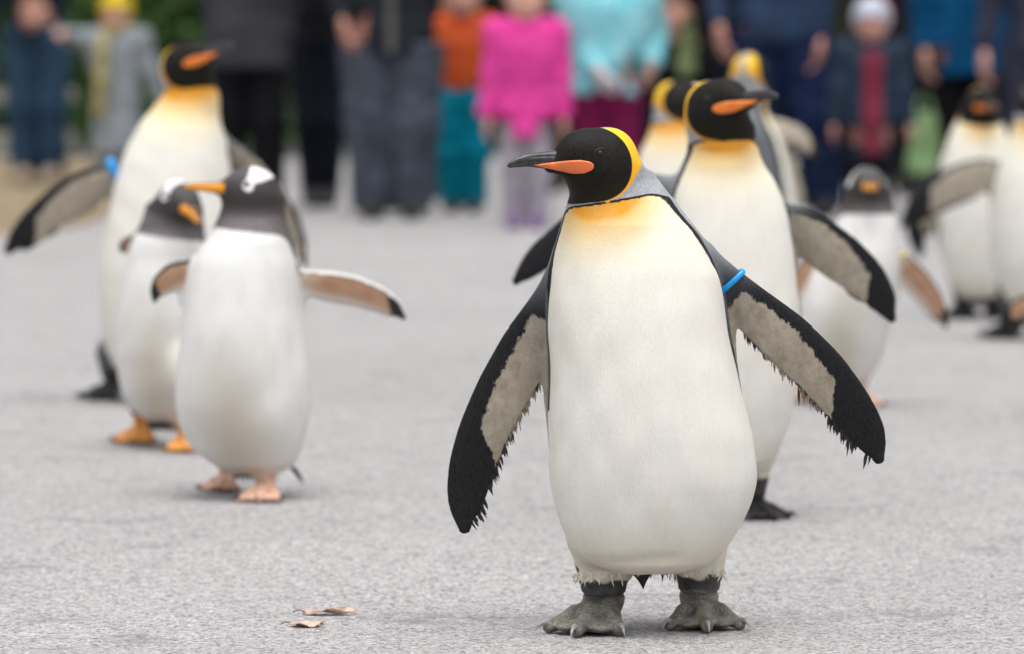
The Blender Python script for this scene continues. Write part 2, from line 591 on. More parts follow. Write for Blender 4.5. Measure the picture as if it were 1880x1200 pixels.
def tube_ring(center, ax1, ax2, r1, r2, tr, n=40, m=8, squash=1.0, p=2.0):
    """closed band round an oval"""
    nrm = np.cross(ax1, ax2); nrm /= np.linalg.norm(nrm)
    V = []; F = []
    for i in range(n):
        a = 2 * pi * i / n
        ca, sa = cos(a), sin(a)
        o = ax1 * r1 * np.sign(ca) * abs(ca) ** (2 / p) + ax2 * r2 * np.sign(sa) * abs(sa) ** (2 / p)
        od = ax1 * ca / max(r1, 1e-6) + ax2 * sa / max(r2, 1e-6); od /= np.linalg.norm(od)
        for j in range(m):
            b = 2 * pi * j / m
            V.append(center + o + od * cos(b) * tr + nrm * sin(b) * tr * squash)
    for i in range(n):
        for j in range(m):
            F.append((i * m + j, ((i + 1) % n) * m + j, ((i + 1) % n) * m + (j + 1) % m, i * m + (j + 1) % m))
    return V, F


def uv_ball(c, r, n=20, m=12, axes=None):
    V = []; F = []
    axes = np.eye(3) if axes is None else np.asarray(axes)
    r = np.ones(3) * r if np.isscalar(r) else np.asarray(r)
    for j in range(1, m):
        for i in range(n):
            th, ph = pi * j / m, 2 * pi * i / n
            l = np.array([sin(th) * cos(ph), sin(th) * sin(ph), cos(th)]) * r
            V.append(np.asarray(c) + l @ axes)
    V.append(np.asarray(c) + np.array([0, 0, r[2]]) @ axes); V.append(np.asarray(c) - np.array([0, 0, r[2]]) @ axes)
    T, Bt = len(V) - 2, len(V) - 1
    for j in range(m - 2):
        for i in range(n):
            F.append((j * n + i, (j + 1) * n + i, (j + 1) * n + (i + 1) % n, j * n + (i + 1) % n))
    for i in range(n):
        F.append((T, i, (i + 1) % n)); F.append((Bt, (m - 2) * n + (i + 1) % n, (m - 2) * n + i))
    return V, F


def sstep(x, a, b):
    t = np.clip((x - a) / (b - a), 0, 1)
    return t * t * (3 - 2 * t)


def penguin(kind, name, label, cat, group, base, outline, head, neck, flippers, feet, h=0.005, depth=(0.9, 0.75),
            bib=None, mat=None, detail=0, zc=0.0, plate=None, tail=True, lean=0.0):
    """outline: (y, left, right) in picture pixels; everything is turned into metres at the bird's own distance"""
    bx, by = base
    B = ground(bx, by)
    Y = B[1]
    scale = FPX / (Y * cos(TH))

    def L(px, py, dy=0.0):
        p = on_plane(px, py, Y + dy)
        return np.array([p[0] - B[0], dy, p[2]])

    king = kind == 'king'
    root = empty(name, B)
    tag(root, label, cat, group)
    # --- torso
    ys = [o[0] for o in outline]
    zs = [L(bx, y)[2] for y in ys]
    lx = [L(o[1], o[0])[0] for o in outline]; rx = [L(o[2], o[0])[0] for o in outline]
    cx = [(a + b) / 2 for a, b in zip(lx, rx)]; hw = [(b - a) / 2 for a, b in zip(lx, rx)]
    z_t, (t_cx, t_a) = smooth_table(zs, [cx, hw], 200, 2.2 if king else 4.0)
    zmin, zmax = min(zs), max(zs)
    amax = max(hw)
    df, dbk = depth
    zrel = (z_t - zmin) / (zmax - zmin)
    t_bf = t_a * 0.35 + df * amax * 0.65 * np.sin(np.clip(zrel * 0.78 + 0.18, 0, 1) * pi) ** 0.6 * np.clip(t_a / amax * 1.6, 0, 1) + 0.004
    t_bb = t_a * 0.45 + dbk * amax * 0.5 * np.clip(t_a / amax * 1.6, 0, 1)
    t_cy = lean * (z_t - zmin)

    def torso(P):
        z = np.clip(P[:, 2], zmin, zmax)
        c = np.interp(z, z_t, t_cx); a = np.interp(z, z_t, t_a)
        cy = np.interp(z, z_t, t_cy)
        dy = P[:, 1] - cy
        b = np.where(dy < 0, np.interp(z, z_t, t_bf), np.interp(z, z_t, t_bb))
        q = (np.abs(P[:, 0] - c) / a) ** 2.15 + (np.abs(dy) / b) ** 2.15
        rho = np.maximum(q, 1e-9) ** (1 / 2.15)
        d = (rho - 1) * np.minimum(a, b)
        dz = np.maximum(zmin - P[:, 2], P[:, 2] - zmax)
        return np.maximum(d, dz)

    # --- head and neck
    hx, hy, yaw, pitch, roll, hs_, hdy = head
    Hc = L(hx, hy, hdy)
    f, u, s = frame_from(rad(yaw), rad(pitch), rad(roll))
    HM = np.stack([f, u, s])

    def hl(P): return (P - Hc) @ HM.T

    nk = [L(n[0], n[1], n[3] if len(n) > 3 else hdy * 0.7) for n in neck]
    nr = [n[2] / scale for n in neck]

    def headf(P):
        q = hl(P) / hs_
        if king:
            d = ell(q, (0.004, -0.003, 0), (0.060, 0.046, 0.043))
            d = smin(d, ell(q, (-0.024, -0.004, 0), (0.040, 0.045, 0.043)), 0.02)
            d = smin(d, ell(q, (0.028, 0.008, 0), (0.042, 0.034, 0.031)), 0.015)
            d = smin(d, cone(q, (0.020, -0.004, 0), (0.082, -0.010, 0), 0.037, 0.0135), 0.02)
            d = smin(d, ell(q, (-0.004, -0.030, 0), (0.054, 0.040, 0.045)), 0.02)
        else:
            d = ell(q, (-0.004, 0, 0), (0.054, 0.043, 0.041))
            d = smin(d, cone(q, (0.010, 0.000, 0), (0.066, -0.005, 0), 0.034, 0.0125), 0.02)
            d = smin(d, ell(q, (-0.004, -0.026, 0), (0.048, 0.036, 0.041)), 0.02)
        return d * hs_

    hlo, hhi = Hc - 0.11 * hs_, Hc + 0.11 * hs_

    def upper(P):
        d = torso(P)
        n_ = chain(P, nk, nr, 0.02)
        hd = bounded(P, hlo, hhi, headf, 0.08)
        return smin(smin(d, n_, 0.055), hd, 0.022)

    # --- legs and feet
    leg_spec = []
    for fx, fy, hd_, sc_, zt in feet:
        A = ground(fx, fy) - B
        A[2] = 0
        dirf = np.array([sin(rad(hd_)), -cos(rad(hd_)), 0]); side = np.array([cos(rad(hd_)), sin(rad(hd_)), 0])
        leg_spec.append((A, dirf, side, sc_, zt))

    claws = []
    for A, dv, sd, k, zt in leg_spec:
        for ang, ln in ((-34, 0.100), (0, 0.118), (34, 0.100)):
            tdir = dv * cos(rad(ang)) + sd * sin(rad(ang))
            claws.append((A + tdir * ln * k, tdir, k))

    def legs(P):
        out = None
        for A, dv, sd, k, zt in leg_spec:
            lr = 0.0315 if king else 0.022
            if king:
                d = cone(P, A + np.array([0, 0, 0.048 * k]) - dv * 0.008, A + np.array([0, 0.012, zt + 0.02]), lr * k, lr * k * 1.55)
            else:
                d = cone(P, A + np.array([0, 0, 0.035 * k]), A + np.array([0, 0.005, zt]), lr * k * 0.9, lr * k * 1.1)
                d = smin(d, cone(P, A + np.array([0, 0, zt * 0.75 + .012]), A + np.array([0, 0, zt + .03]), lr * k, lr * k * 2.2), 0.02)
                d = smin(d, ell(P, A + np.array([0, 0.0, zt + 0.085]), (0.050 * k / 0.75, 0.075 * k / 0.75, 0.085 * k / 0.75)), 0.02)
            ft = None
            for ang, ln in ((-34, 0.100), (0, 0.118), (34, 0.100)):
                tdir = dv * cos(rad(ang)) + sd * sin(rad(ang))
                p0 = A + np.array([0, 0, 0.034 * k]); p1 = A + tdir * ln * 0.52 * k + np.array([0, 0, 0.024 * k])
                p2 = A + tdir * ln * k + np.array([0, 0, 0.0095 * k])
                e = chain(P, [p0, p1, p2], [0.022 * k, 0.0135 * k, 0.0092 * k], 0.008 * k)
                ft = e if ft is None else smin(ft, e, 0.008 * k)
            for ang in (-17, 17):
                tdir = dv * cos(rad(ang)) + sd * sin(rad(ang))
                sdd = np.cross([0, 0, 1], tdir)
                M = np.stack([tdir, sdd, [0, 0, 1]])
                e = ell(P, A + tdir * 0.056 * k + np.array([0, 0, 0.0115 * k]), (0.053 * k, 0.024 * k, 0.0095 * k), M)
                ft = smin(ft, e, 0.007 * k)
            ft = np.maximum(ft, 0.0008 - P[:, 2])
            d = smin(d, ft, 0.012 * k)
            if king: d = d + 0.0036 * np.exp(-((P[:, 2] - 0.052 * k - 0.1 * (P[:, 1] - A[1])) / 0.0028) ** 2) + 0.0010 * np.exp(-((P[:, 2] - 0.066 * k - 0.05 * (P[:, 0] - A[0])) / 0.0022) ** 2)
            out = d if out is None else np.minimum(out, d)
        return out

    lo_leg = np.min([l[0] for l in leg_spec], 0) - 0.16; hi_leg = np.max([l[0] for l in leg_spec], 0) + 0.16
    hi_leg[2] = max(l[4] for l in leg_spec) + (0.09 if king else 0.20)

    def legsb(P): return bounded(P, lo_leg, hi_leg, legs, 0.06)

    # --- flippers
    FL = []
    for fl in flippers:
        pts = [L(p[0], p[1], p[3]) for p in fl['pts']]
        hc = [p[2] / scale for p in fl['pts']]
        FL.append((Flipper(pts, hc, fl.get('thick', 0.013 if king else 0.010), fl['N'], fl['lead']), fl))

    def body(P):
        d = smin(upper(P), legsb(P), 0.038 if king else 0.03)
        w_ = np.ones(len(P))
        for F_, _ in FL:
            e = F_.sdf(P)
            w_ = np.minimum(w_, np.clip((e - d) / 0.03, 0, 1))
            d = smin(d, e, 0.022)
        # soft folds of the plumage: the crease over the belly and slight unevenness
        amp = w_ * (P[:, 2] < zmax - 0.03) * (P[:, 2] > zmin * 0.8)
        d = d + ((0.0013 if detail else 0.0022) * vnoise(P, 24, 3 + int(bx)) + 0.0009 * vnoise(P, 75, 4 + int(bx))) * amp
        if fold is not None: d = d + fold(P)
        return d

    fold = None
    if detail:
        fc = L(1185, 1015)

        def fold(P):
            g = np.exp(-((P[:, 2] - fc[2] - 0.006 * np.sin(P[:, 0] * 22)) / 0.012) ** 2) * np.exp(-((P[:, 0] - fc[0] + 0.02) / 0.070) ** 4) * (P[:, 1] < 0)
            g2 = np.exp(-((P[:, 0] - fc[0] - 0.004) / 0.012) ** 2) * np.exp(-((P[:, 2] - fc[2] - 0.03) / 0.05) ** 2) * (P[:, 1] < 0)
            return 0.010 * g + 0.003 * g2

    allp = np.array([Hc - .1, Hc + .1, [min(lx), -amax * 1.05, 0], [max(rx), amax, zmax]] + [x for F_, _ in FL for x in (F_.lo, F_.hi)] + [lo_leg + .02, hi_leg - .02])
    lo = allp.min(0) - 0.015; hi = allp.max(0) + 0.015
    lo[2] = -0.01
    V, Q = surface(body, lo, hi, h)
    # --- colour fields
    n = len(V)
    d_up = upper(V)
    d_leg = legsb(V)
    fl_d = [F_.sdf(V) for F_, _ in FL]
    dfl = np.min(fl_d, 0) if fl_d else np.full(n, 1.0)
    at = {}
    at['flip'] = np.clip(d_up - dfl, -0.05, 0.05)
    zleg = (0.084 if king else 0.066) + 0.006 * vnoise(V, 160, 9)
    at['leg'] = np.minimum(np.clip(d_up - d_leg, -0.05, 0.05), zleg - V[:, 2])
    at['foot'] = 0.050 - V[:, 2] + 0.003 * np.sin(V[:, 0] * 90) + 0.1 * (V[:, 1] + 0.02)
    patch = np.full(n, -0.05); froot = np.zeros(n); pale = np.zeros(n); rim = np.full(n, -0.05)
    for (F_, fl), dd in zip(FL, fl_d):
        m = (dd <= dfl + 1e-9) & (dd < 0.05)
        if not m.any(): continue
        l = F_.local(V[m])
        t = l[:, 0]; hc = np.interp(t, F_.u, F_.hc); v = l[:, 1] / hc
        und = np.where(l[:, 2] > -0.001, 1.0, -1.0) if fl.get('under', True) else np.full(len(t), -1.0)
        t0, t1, vt = fl.get('patch', (0.18, 0.72, 0.25))
        p = np.minimum(np.minimum((vt + 0.25 * np.sin(t * 5) * (1 if king else 0) - v) * hc, (t - t0) * F_.L), (t1 - 0.10 * v - t) * F_.L)
        p = np.where(und > 0, np.clip(p, -0.05, 0.05), -0.05)
        patch[m] = p
        froot[m] = 1 - sstep(t, 0.03, 0.26) if fl.get('root', True) else 0
        pale[m] = np.clip(sstep(-v, 0.1, 0.8) * 0.75 + (1 - sstep(t, 0.05, 0.3)) * 0.7, 0, 1)
        rim[m] = np.where(fl.get('rim', 0) * (v - 0.80) > 0, 0.01, -0.01) if fl.get('rim') else np.where((v < -0.86) & (t < 0.85), 0.01, -0.01)
    at['patch'] = patch; at['froot'] = froot; at['pale'] = pale; at['rim'] = rim
    z = V[:, 2]; zc_ = np.clip(z, zmin, zmax)
    c = np.interp(zc_, z_t, t_cx); a = np.interp(zc_, z_t, t_a); cy = np.interp(zc_, z_t, t_cy)
    phi = np.arctan2((V[:, 0] - c), -(V[:, 1] - cy))
    q = hl(V) / hs_
    # bib: (z fraction table) right and left angle limits in degrees, top line
    btop = bib['top']
    ztl, ztr = L(btop[0], btop[1])[2], L(btop[2], btop[3])[2]
    xl, xr = L(btop[0], btop[1])[0], L(btop[2], btop[3])[0]
    zline = ztl + (ztr - ztl) * np.clip((V[:, 0] - xl) / (xr - xl), -0.4, 1.4)
    zb = (z - zmin) / (max(ztl, ztr) - zmin)
    pr = np.interp(zb, [0, 0.45, 0.7, 0.85, 0.95, 1.0], bib['right']) * pi / 180
    pl = np.interp(zb, [0, 0.45, 0.7, 0.85, 0.95, 1.0], bib['left']) * pi / 180
    b1 = (pr - phi) * a; b2 = (phi + pl) * a
    bb = -smin(-np.minimum(b1, b2), -(-1) * (z - zline), 0.0) if False else np.minimum(np.minimum(b1, b2), zline - z)
    # rounded corners
    k = 0.03
    m1 = np.minimum(b1, b2)
    hh = np.maximum(k - np.abs(m1 - (zline - z)), 0) / k
    bb = np.minimum(m1, zline - z) - hh * hh * k * 0.25
    if king:
        wtop = sstep(z, zline - 0.010, zline + 0.006)
        bb = np.where(bb < 0, bb * (1 + 5.0 * wtop), bb)
    at['bib'] = np.clip(bb, -0.06, 0.06)
    back = sstep(np.abs(phi), 0.9, 2.2)
    if king:
        oc = bib.get('orange', 1.0)
        depth_below = (zline - z)
        xo = V[:, 0] - L(bib['ox'], btop[1])[0]
        org = np.exp(-(np.maximum(depth_below, 0) / bib.get('olen', 0.028)) ** 1.5) * np.exp(-np.abs(xo / bib.get('owid', 0.06)) ** 3) * oc
        crm = np.exp(-(np.maximum(depth_below, 0) / 0.12) ** 2) * (0.8 + 0.2 * vnoise(V, 16, 21))
        white = np.array([0.80, 0.78, 0.725]); cream = np.array([0.80, 0.755, 0.545]); orange = np.array([0.78, 0.33, 0.004]); yello = np.array([0.82, 0.56, 0.08])
        dirt = np.array([0.70, 0.64, 0.50])
        inner = white + (cream - white) * (crm * 0.85)[:, None]
        low = (1 - sstep(z, zmin, zmin + 0.11)) * 0.75
        low = np.clip(low + 0.22 * np.clip(vnoise(V, 14, 5), 0, 1) * (1 - sstep(z, zmin + .1, zmin + .4)), 0, 1)
        inner = inner + (dirt - inner) * low[:, None]
        og = np.clip(org * 1.5, 0, 1)
        mid = 4 * og * (1 - og)
        inner = inner + (orange - inner) * og[:, None]
        inner = inner * (1 - 0.4 * mid[:, None]) + (yello * 0.75 + cream * 0.25) * 0.4 * mid[:, None]
        # yellow rim of the bib
        rimw = sstep(depth_below, 0.02, 0.05) * np.exp(-(np.abs(bb) / 0.006) ** 2) * sstep(z, zmin + 0.25, zmin + 0.5) * 0.45
        inner = inner + (cream - inner) * rimw[:, None]
        at['inner'] = inner
        nape = sstep(z, zmax - 0.17, zmax - 0.045)
        g1 = np.array([0.13, 0.137, 0.15]); g2 = np.array([0.42, 0.43, 0.455])
        at['outer'] = g1 + (g2 - g1) * (nape * 0.9)[:, None]
        # hood in the head's own frame
        e = np.sqrt(((q[:, 0] - 0.027) / 0.067) ** 2 + ((q[:, 1] + 0.010) / 0.064) ** 2)
        hd1 = (1 - e) * 0.064
        hd2 = np.minimum(q[:, 0] - 0.012, q[:, 1] + 0.072 + 0.16 * (q[:, 0] - 0.015))
        hood = np.maximum(hd1, hd2)
        near = np.linalg.norm(q, axis=1)
        hood = np.where(near < 0.125, hood, -0.05)
        at['hood'] = np.clip(hood, -0.05, 0.05)
        w_b = 0.034 * np.exp(-((q[:, 1] - 0.010) / 0.036) ** 2) + 0.0025
        ear = np.minimum(np.minimum(w_b + hood, 0.046 - q[:, 1]), np.minimum(q[:, 1] + 0.074, np.abs(q[:, 2]) - 0.010))
        ear = np.where((q[:, 0] < 0.02) & (near < 0.12), ear, -0.05)
        at['ear'] = np.clip(ear, -0.05, 0.05)
        at['eargrad'] = 1 - sstep(q[:, 1], -0.05, 0.02)
        at['throat'] = (1 - sstep(q[:, 1], -0.07, -0.02)) * 0.7
    else:
        white = np.array([0.77, 0.77, 0.76]); dirt = np.array([0.46, 0.405, 0.315])
        low = (1 - sstep(z, zmin + 0.08, zmin + 0.40)) * 0.85 * np.exp(-((phi + 0.15) / 0.62) ** 2) + 0.35 * np.clip(vnoise(V, 11, 5), 0, 1) * (1 - sstep(z, zmin + .15, zmin + .45)) * np.exp(-(phi / 0.7) ** 2)
        at['inner'] = white + (dirt - white) * np.clip(low, 0, 1)[:, None]
        g1 = np.array([0.085, 0.080, 0.084]); g2 = np.array([0.25, 0.22, 0.225]); g3 = np.array([0.052, 0.046, 0.045])
        up = sstep(-q[:, 1], 0.03, 0.075)
        oc = g3 + (g2 - g3) * (up * np.exp(-(phi / 1.4) ** 2))[:, None]
        crown = sstep(q[:, 1], -0.005, 0.03) * (q[:, 0] > 0)
        oc = oc + (g1 * 1.1 - oc) * crown[:, None]
        far = np.linalg.norm(q, axis=1) > 0.16
        oc[far] = g1
        at['outer'] = oc
        # white saddle over the crown from eye to eye, and the eye ring
        e1 = np.minimum(np.minimum(0.020 - 0.40 * q[:, 1] - q[:, 0], q[:, 0] + 0.052), q[:, 1] - 0.007 - 0.36 * np.maximum(0.002 - q[:, 0], 0))
        e2 = 0.0112 - np.sqrt((q[:, 0] - 0.010) ** 2 + (q[:, 1] - 0.004) ** 2)
        cap = np.where(np.linalg.norm(q, axis=1) < 0.075, np.maximum(e1, np.where(np.abs(q[:, 2]) > 0.02, e2, -1)), -0.05)
        at['cap'] = np.clip(cap, -0.05, 0.05)
    body_o = mesh_obj('body', V, Q, mat, root, attrs=at)

    # --- bill
    def to_world(l): return Hc + (np.asarray(l) * hs_) @ HM

    if king:
        ka = [0.030, 0.055, 0.078, 0.100, 0.125, 0.145, 0.156, 0.1605]
        ktop = [0.010, 0.014, 0.0135, 0.0125, 0.0105, 0.005, -0.001, -0.0065]
        kbot = [-0.024, -0.024, -0.021, -0.0145, -0.0105, -0.0105, -0.0105, -0.0095]
        kw = [0.014, 0.0145, 0.0125, 0.0095, 0.0070, 0.0048, 0.0030, 0.0012]
    else:
        ka = [0.030, 0.048, 0.064, 0.086, 0.110, 0.128, 0.138, 0.143]
        ktop = [0.009, 0.0095, 0.009, 0.0075, 0.0060, 0.003, -0.001, -0.005]
        kbot = [-0.018, -0.0175, -0.0165, -0.014, -0.0115, -0.0105, -0.0095, -0.008]
        kw = [0.012, 0.0115, 0.010, 0.0082, 0.0062, 0.0043, 0.0026, 0.0012]
    zt_, (bt, bbm, bw) = smooth_table(ka, [ktop, kbot, kw], 120, 1.5)

    def billq(q):
        A_ = np.clip(q[:, 0], ka[0], ka[-1])
        tp = np.interp(A_, zt_, bt); bo = np.interp(A_, zt_, bbm); w = np.interp(A_, zt_, bw)
        cb = (tp + bo) / 2; hb = np.maximum((tp - bo) / 2, 0.001)
        rho = np.sqrt(((q[:, 1] - cb) / hb) ** 2 + (q[:, 2] / w) ** 2 + 1e-12)
        d = (rho - 1) * np.minimum(hb, w)
        d = np.maximum(d, np.maximum(ka[0] - q[:, 0], q[:, 0] - ka[-1]))
        line = cb - 0.10 * hb - 0.001
        d = d + 0.0013 * np.exp(-((q[:, 1] - line) / 0.0011) ** 2)
        # nostril groove
        gl = cb + 0.45 * hb
        d = d + 0.0009 * np.exp(-((q[:, 1] - gl) / 0.0014) ** 2) * (q[:, 0] < 0.12)
        return d

    bh = 0.0014 if detail else 0.003
    Vb, Qb = surface(billq, (ka[0] - .004, -0.034, -0.024), (ka[-1] + .004, 0.022, 0.024), bh)
    bill = mesh_obj('bill', np.array([to_world(v) for v in Vb]), Qb, M_BILL, root)
    if king:
        def plateq(q, sgn):
            x = (q[:, 0] - 0.026) / (0.116 - 0.026)
            xc = np.clip(x, 0, 1)
            top = np.interp(q[:, 0], [0.024, 0.030, 0.045, 0.06, 0.085, 0.116], [-0.013, -0.0065, -0.0030, -0.0030, -0.0048, -0.0075])
            bot = np.interp(q[:, 0], [0.024, 0.029, 0.040, 0.055, 0.085, 0.116], [-0.016, -0.0225, -0.0268, -0.0262, -0.0175, -0.0085])
            d2 = np.maximum(np.maximum(bot - q[:, 1], q[:, 1] - top), np.maximum(0.025 - q[:, 0], q[:, 0] - 0.116))
            world_p = Hc + (q * hs_) @ HM
            dh = np.minimum(headf(world_p) / hs_, billq(q))
            d = -smin(-(dh - 0.0022), -d2, 0.004) if False else np.maximum(dh - 0.0022, d2 * 0.8)
            hh_ = np.maximum(0.004 - np.abs(dh - 0.0022 - d2), 0) / 0.004
            d = d + hh_ * hh_ * 0.001
            return np.maximum(d, 0.004 - sgn * q[:, 2])
        pm = {'P2': M_PLATE2}.get(plate, M_PLATE)
        for sgn in (1, -1):
            Vp, Qp = surface(lambda q: plateq(q, sgn), (0.02, -0.032, -0.052 if sgn < 0 else 0.002), (0.12, 0.002, -0.002 if sgn < 0 else 0.052), bh)
            if len(Qp): mesh_obj('bill_plate', np.array([to_world(v) for v in Vp]), Qp, pm, bill)
    else:
        # orange sides of the bill
        for sgn in (1, -1):
            def pq(q):
                top = np.interp(q[:, 0], [0.04, 0.06, 0.11, 0.138], [0.006, 0.0062, 0.004, -0.003])
                bot = np.interp(q[:, 0], [0.04, 0.06, 0.11, 0.138], [-0.010, -0.0140, -0.0110, -0.008])
                d2 = np.maximum(np.maximum(bot - q[:, 1], q[:, 1] - top), np.maximum(0.054 - q[:, 0], q[:, 0] - 0.138))
                wp = Hc + (q * hs_) @ HM
                dh = np.minimum(headf(wp) / hs_, billq(q))
                return np.maximum(np.maximum(dh - 0.0022, d2), 0.001 - sgn * q[:, 2])
            Vp, Qp = surface(pq, (0.036, -0.024, -0.03 if sgn < 0 else -.002), (0.146, 0.014, 0.002 if sgn < 0 else 0.03), 0.0022)
            if len(Qp): mesh_obj('bill_plate', np.array([to_world(v) for v in Vp]), Qp, M_GBILL, bill)
    # --- eyes
    for sgn in (1, -1):
        ea, eb = (0.014, 0.005) if king else (0.010, 0.004)
        cs = np.linspace(0.015, 0.06, 60)
        ln = np.array([to_world((ea, eb, sgn * x)) for x in cs])
        dd = headf(ln)
        i = int(np.argmax(dd > 0))
        cc = cs[max(i, 1)]
        r = 0.0094 if king else 0.0080
        ax = np.stack([f, u, s * sgn])
        Vv, Ff = uv_ball(to_world((ea, eb, sgn * (cc - (0.0035 if king else 0.0015)))), np.array([r, r, r * 0.62]) * hs_, axes=ax)
        eye = mesh_obj('eye', Vv, Ff, M_EYE, root)
        Vv, Ff = uv_ball(to_world((ea, eb, sgn * (cc + 0.0012))), np.array([0.0045, 0.0045, 0.0022]) * hs_, 14, 8, axes=ax)
        mesh_obj('pupil', Vv, Ff, M_PUP, eye)
        Vv, Ff = tube_ring(to_world((ea, eb, sgn * (cc - 0.0004))), f, u, 0.0104 * hs_, 0.0084 * hs_, 0.0014 * hs_, 28, 8)
        mesh_obj('eyelid', Vv, Ff, M_LID if king else M_LIDW, eye)
    # --- claws
    for tip, tdir, k in claws:
        V_ = []; F_2 = []
        npt, nsd = 6, 7
        side = np.cross([0, 0, 1], tdir)
        for i in range(npt):
            t = i / (npt - 1)
            p = tip + tdir * (0.001 + 0.027 * t) * k + np.array([0, 0, (0.0145 + 0.006 * sin(t * 2.6) - 0.0130 * t ** 1.8) * k])
            r = 0.0056 * k * (1 - t) ** 0.6 + 0.0004
            for j in range(nsd):
                b = 2 * pi * j / nsd
                V_.append(p + side * cos(b) * r * 0.85 + np.array([0, 0, 1]) * sin(b) * r)
        for i in range(npt - 1):
            for j in range(nsd):
                F_2.append((i * nsd + j, i * nsd + (j + 1) % nsd, (i + 1) * nsd + (j + 1) % nsd, (i + 1) * nsd + j))
        V_ = np.array(V_); V_[:, 2] = np.maximum(V_[:, 2], 0.0006)
        mesh_obj('claw', V_, F_2, M_CLAW if (king and detail) else M_CLAWD, root)
    # --- tail
    if tail:
        V_ = []; F_2 = []
        tb = np.array([np.interp(zmin + .03, z_t, t_cx), np.interp(zmin + 0.03, z_t, t_bb) * 0.8 + lean * 0.0, zmin + 0.035])
        for i in range(9):
            x = (i - 4) / 4
            b0 = tb + np.array([x * 0.03, 0, 0])
            b1 = tb + np.array([x * 0.045, 0.055, -(zmin + 0.035) * 0.8])
            b1[2] = max(b1[2], 0.006)
            blade(V_, F_2, b0, b1, np.array([1.0, 0, 0]), 0.009)
        tag(mesh_obj('tail', V_, F_2, M_TAIL, root, smooth=False))
    return root, FL, L, scale, dict(zmin=zmin, upper=upper, body=body, Hc=Hc, to_world=to_world)


def band(root, FL, t, mat, tr=0.0038, name='flipper_band', extra=0.003):
    i = int(t * (len(FL.u) - 1))
    V_, F_ = tube_ring(FL.C[i], FL.V[i], FL.N[i], FL.hc[i] * 1.02 + extra, FL.ht[i] * 1.0 + extra, tr, 48, 8, 1.7, 2.3)
    o = mesh_obj(name, V_, F_, mat, root)
    return o


KING_G = 'king penguins walking in the parade'
GEN_G = 'gentoo penguins walking in the parade'
F_CAM = (0.0, -1.0, 0.05)

# ---- the front king penguin
p1, F1, L1, S1, I1 = penguin(
    'king', 'king_penguin', 'king penguin in sharp focus looking sideways, blue band on its spread flipper', 'penguin', KING_G,
    (1185, 1158),
    [(1046, 1122, 1262), (1041, 1100, 1286), (1033, 1082, 1303), (1020, 1064, 1318), (1000, 1047, 1336), (960, 1028, 1362), (920, 1017, 1380), (880, 1010, 1390), (850, 1008, 1389),
     (800, 1008, 1381), (750, 1008, 1369), (700, 1010, 1357), (650, 1010, 1346), (600, 1008, 1336), (550, 1008, 1327), (500, 1012, 1318),
     (460, 1018, 1302), (430, 1024, 1286), (400, 1034, 1262), (380, 1044, 1243), (360, 1062, 1220), (345, 1076, 1196), (330, 1090, 1178)],
    (1097, 286, -68, -3, 0, 1.02, -0.035),
    [(1108, 314, 54, -0.03), (1120, 342, 57, -0.025), (1138, 374, 74, -0.01)],
    [dict(pts=[(1040, 478, 20, 0.01), (1008, 555, 34, 0.025), (972, 634, 53, 0.03), (926, 713, 52, 0.03), (888, 790, 48, 0.03), (865, 860, 44, 0.035), (855, 915, 36, 0.04), (852, 950, 24, 0.04), (853, 972, 6, 0.04)],
          N=(0.15, -1, -0.1), lead=(-1, 0, 0.6), patch=(0.22, 0.66, 0.22)),
     dict(pts=[(1292, 470, 22, 0.01), (1335, 522, 34, 0.02), (1385, 572, 44, 0.02), (1445, 622, 50, 0.02), (1508, 682, 49, 0.02), (1557, 742, 44, 0.025), (1590, 790, 37, 0.03), (1608, 822, 24, 0.03), (1614, 844, 6, 0.03)],
          N=(-0.15, -1, -0.1), lead=(1, 0, 0.8), patch=(0.20, 0.68, 0.26))],
    [(1106, 1153, -20, 1.12, 0.12), (1284, 1145, 4, 1.06, 0.13)],
    h=0.0026, depth=(0.86, 0.75),
    bib=dict(top=(1050, 380, 1190, 357), right=[205, 100, 86, 70, 60, 56], left=[205, 96, 84, 80, 76, 70], ox=1110, olen=0.041, owid=0.070),
    mat=M_KING, detail=1, tail=False)
band(p1, F1[1][0], 0.15, M_BAND, 0.0029)


def fringe(root, F_, t0, t1, n, kind, seed, down, kk=0):
    r = random.Random(seed)
    V_ = []; Fc = []
    for i in range(n):
        t = t0 + (t1 - t0) * (i + r.random() * 0.8) / n
        k = t * (len(F_.u) - 1); i0 = min(int(k), len(F_.u) - 2)
        C = F_.C[i0] + (F_.C[i0 + 1] - F_.C[i0]) * (k - i0)
        e = C - F_.V[i0] * (F_.hc[i0] * (0.93 + 0.05 * r.random())) + F_.N[i0] * (r.random() - 0.5) * 0.004
        if math.sin(t * 61 + seed) + math.sin(t * 23 + 2 * seed) < (-0.2 if kk else -1.1): continue
        ln = r.choice([0.004, 0.006, 0.008, 0.011, 0.016]) * (0.6 + 0.8 * r.random()) * (1.7 if r.random() < 0.12 else 1.0)
        dr = -F_.V[i0] * 0.75 + F_.T[i0] * (0.75 + 0.3 * r.random()) + np.array(down) * 0.3 + F_.N[i0] * (r.random() - .5) * 0.4
        dr /= np.linalg.norm(dr)
        sdv = np.cross(dr, F_.N[i0]); sdv /= np.linalg.norm(sdv)
        blade(V_, Fc, e - dr * 0.006, e + dr * ln, sdv, 0.0011 + 0.0014 * r.random())
    return tag(mesh_obj('feather_fringe', V_, Fc, kind, root, smooth=False), kind='stuff')


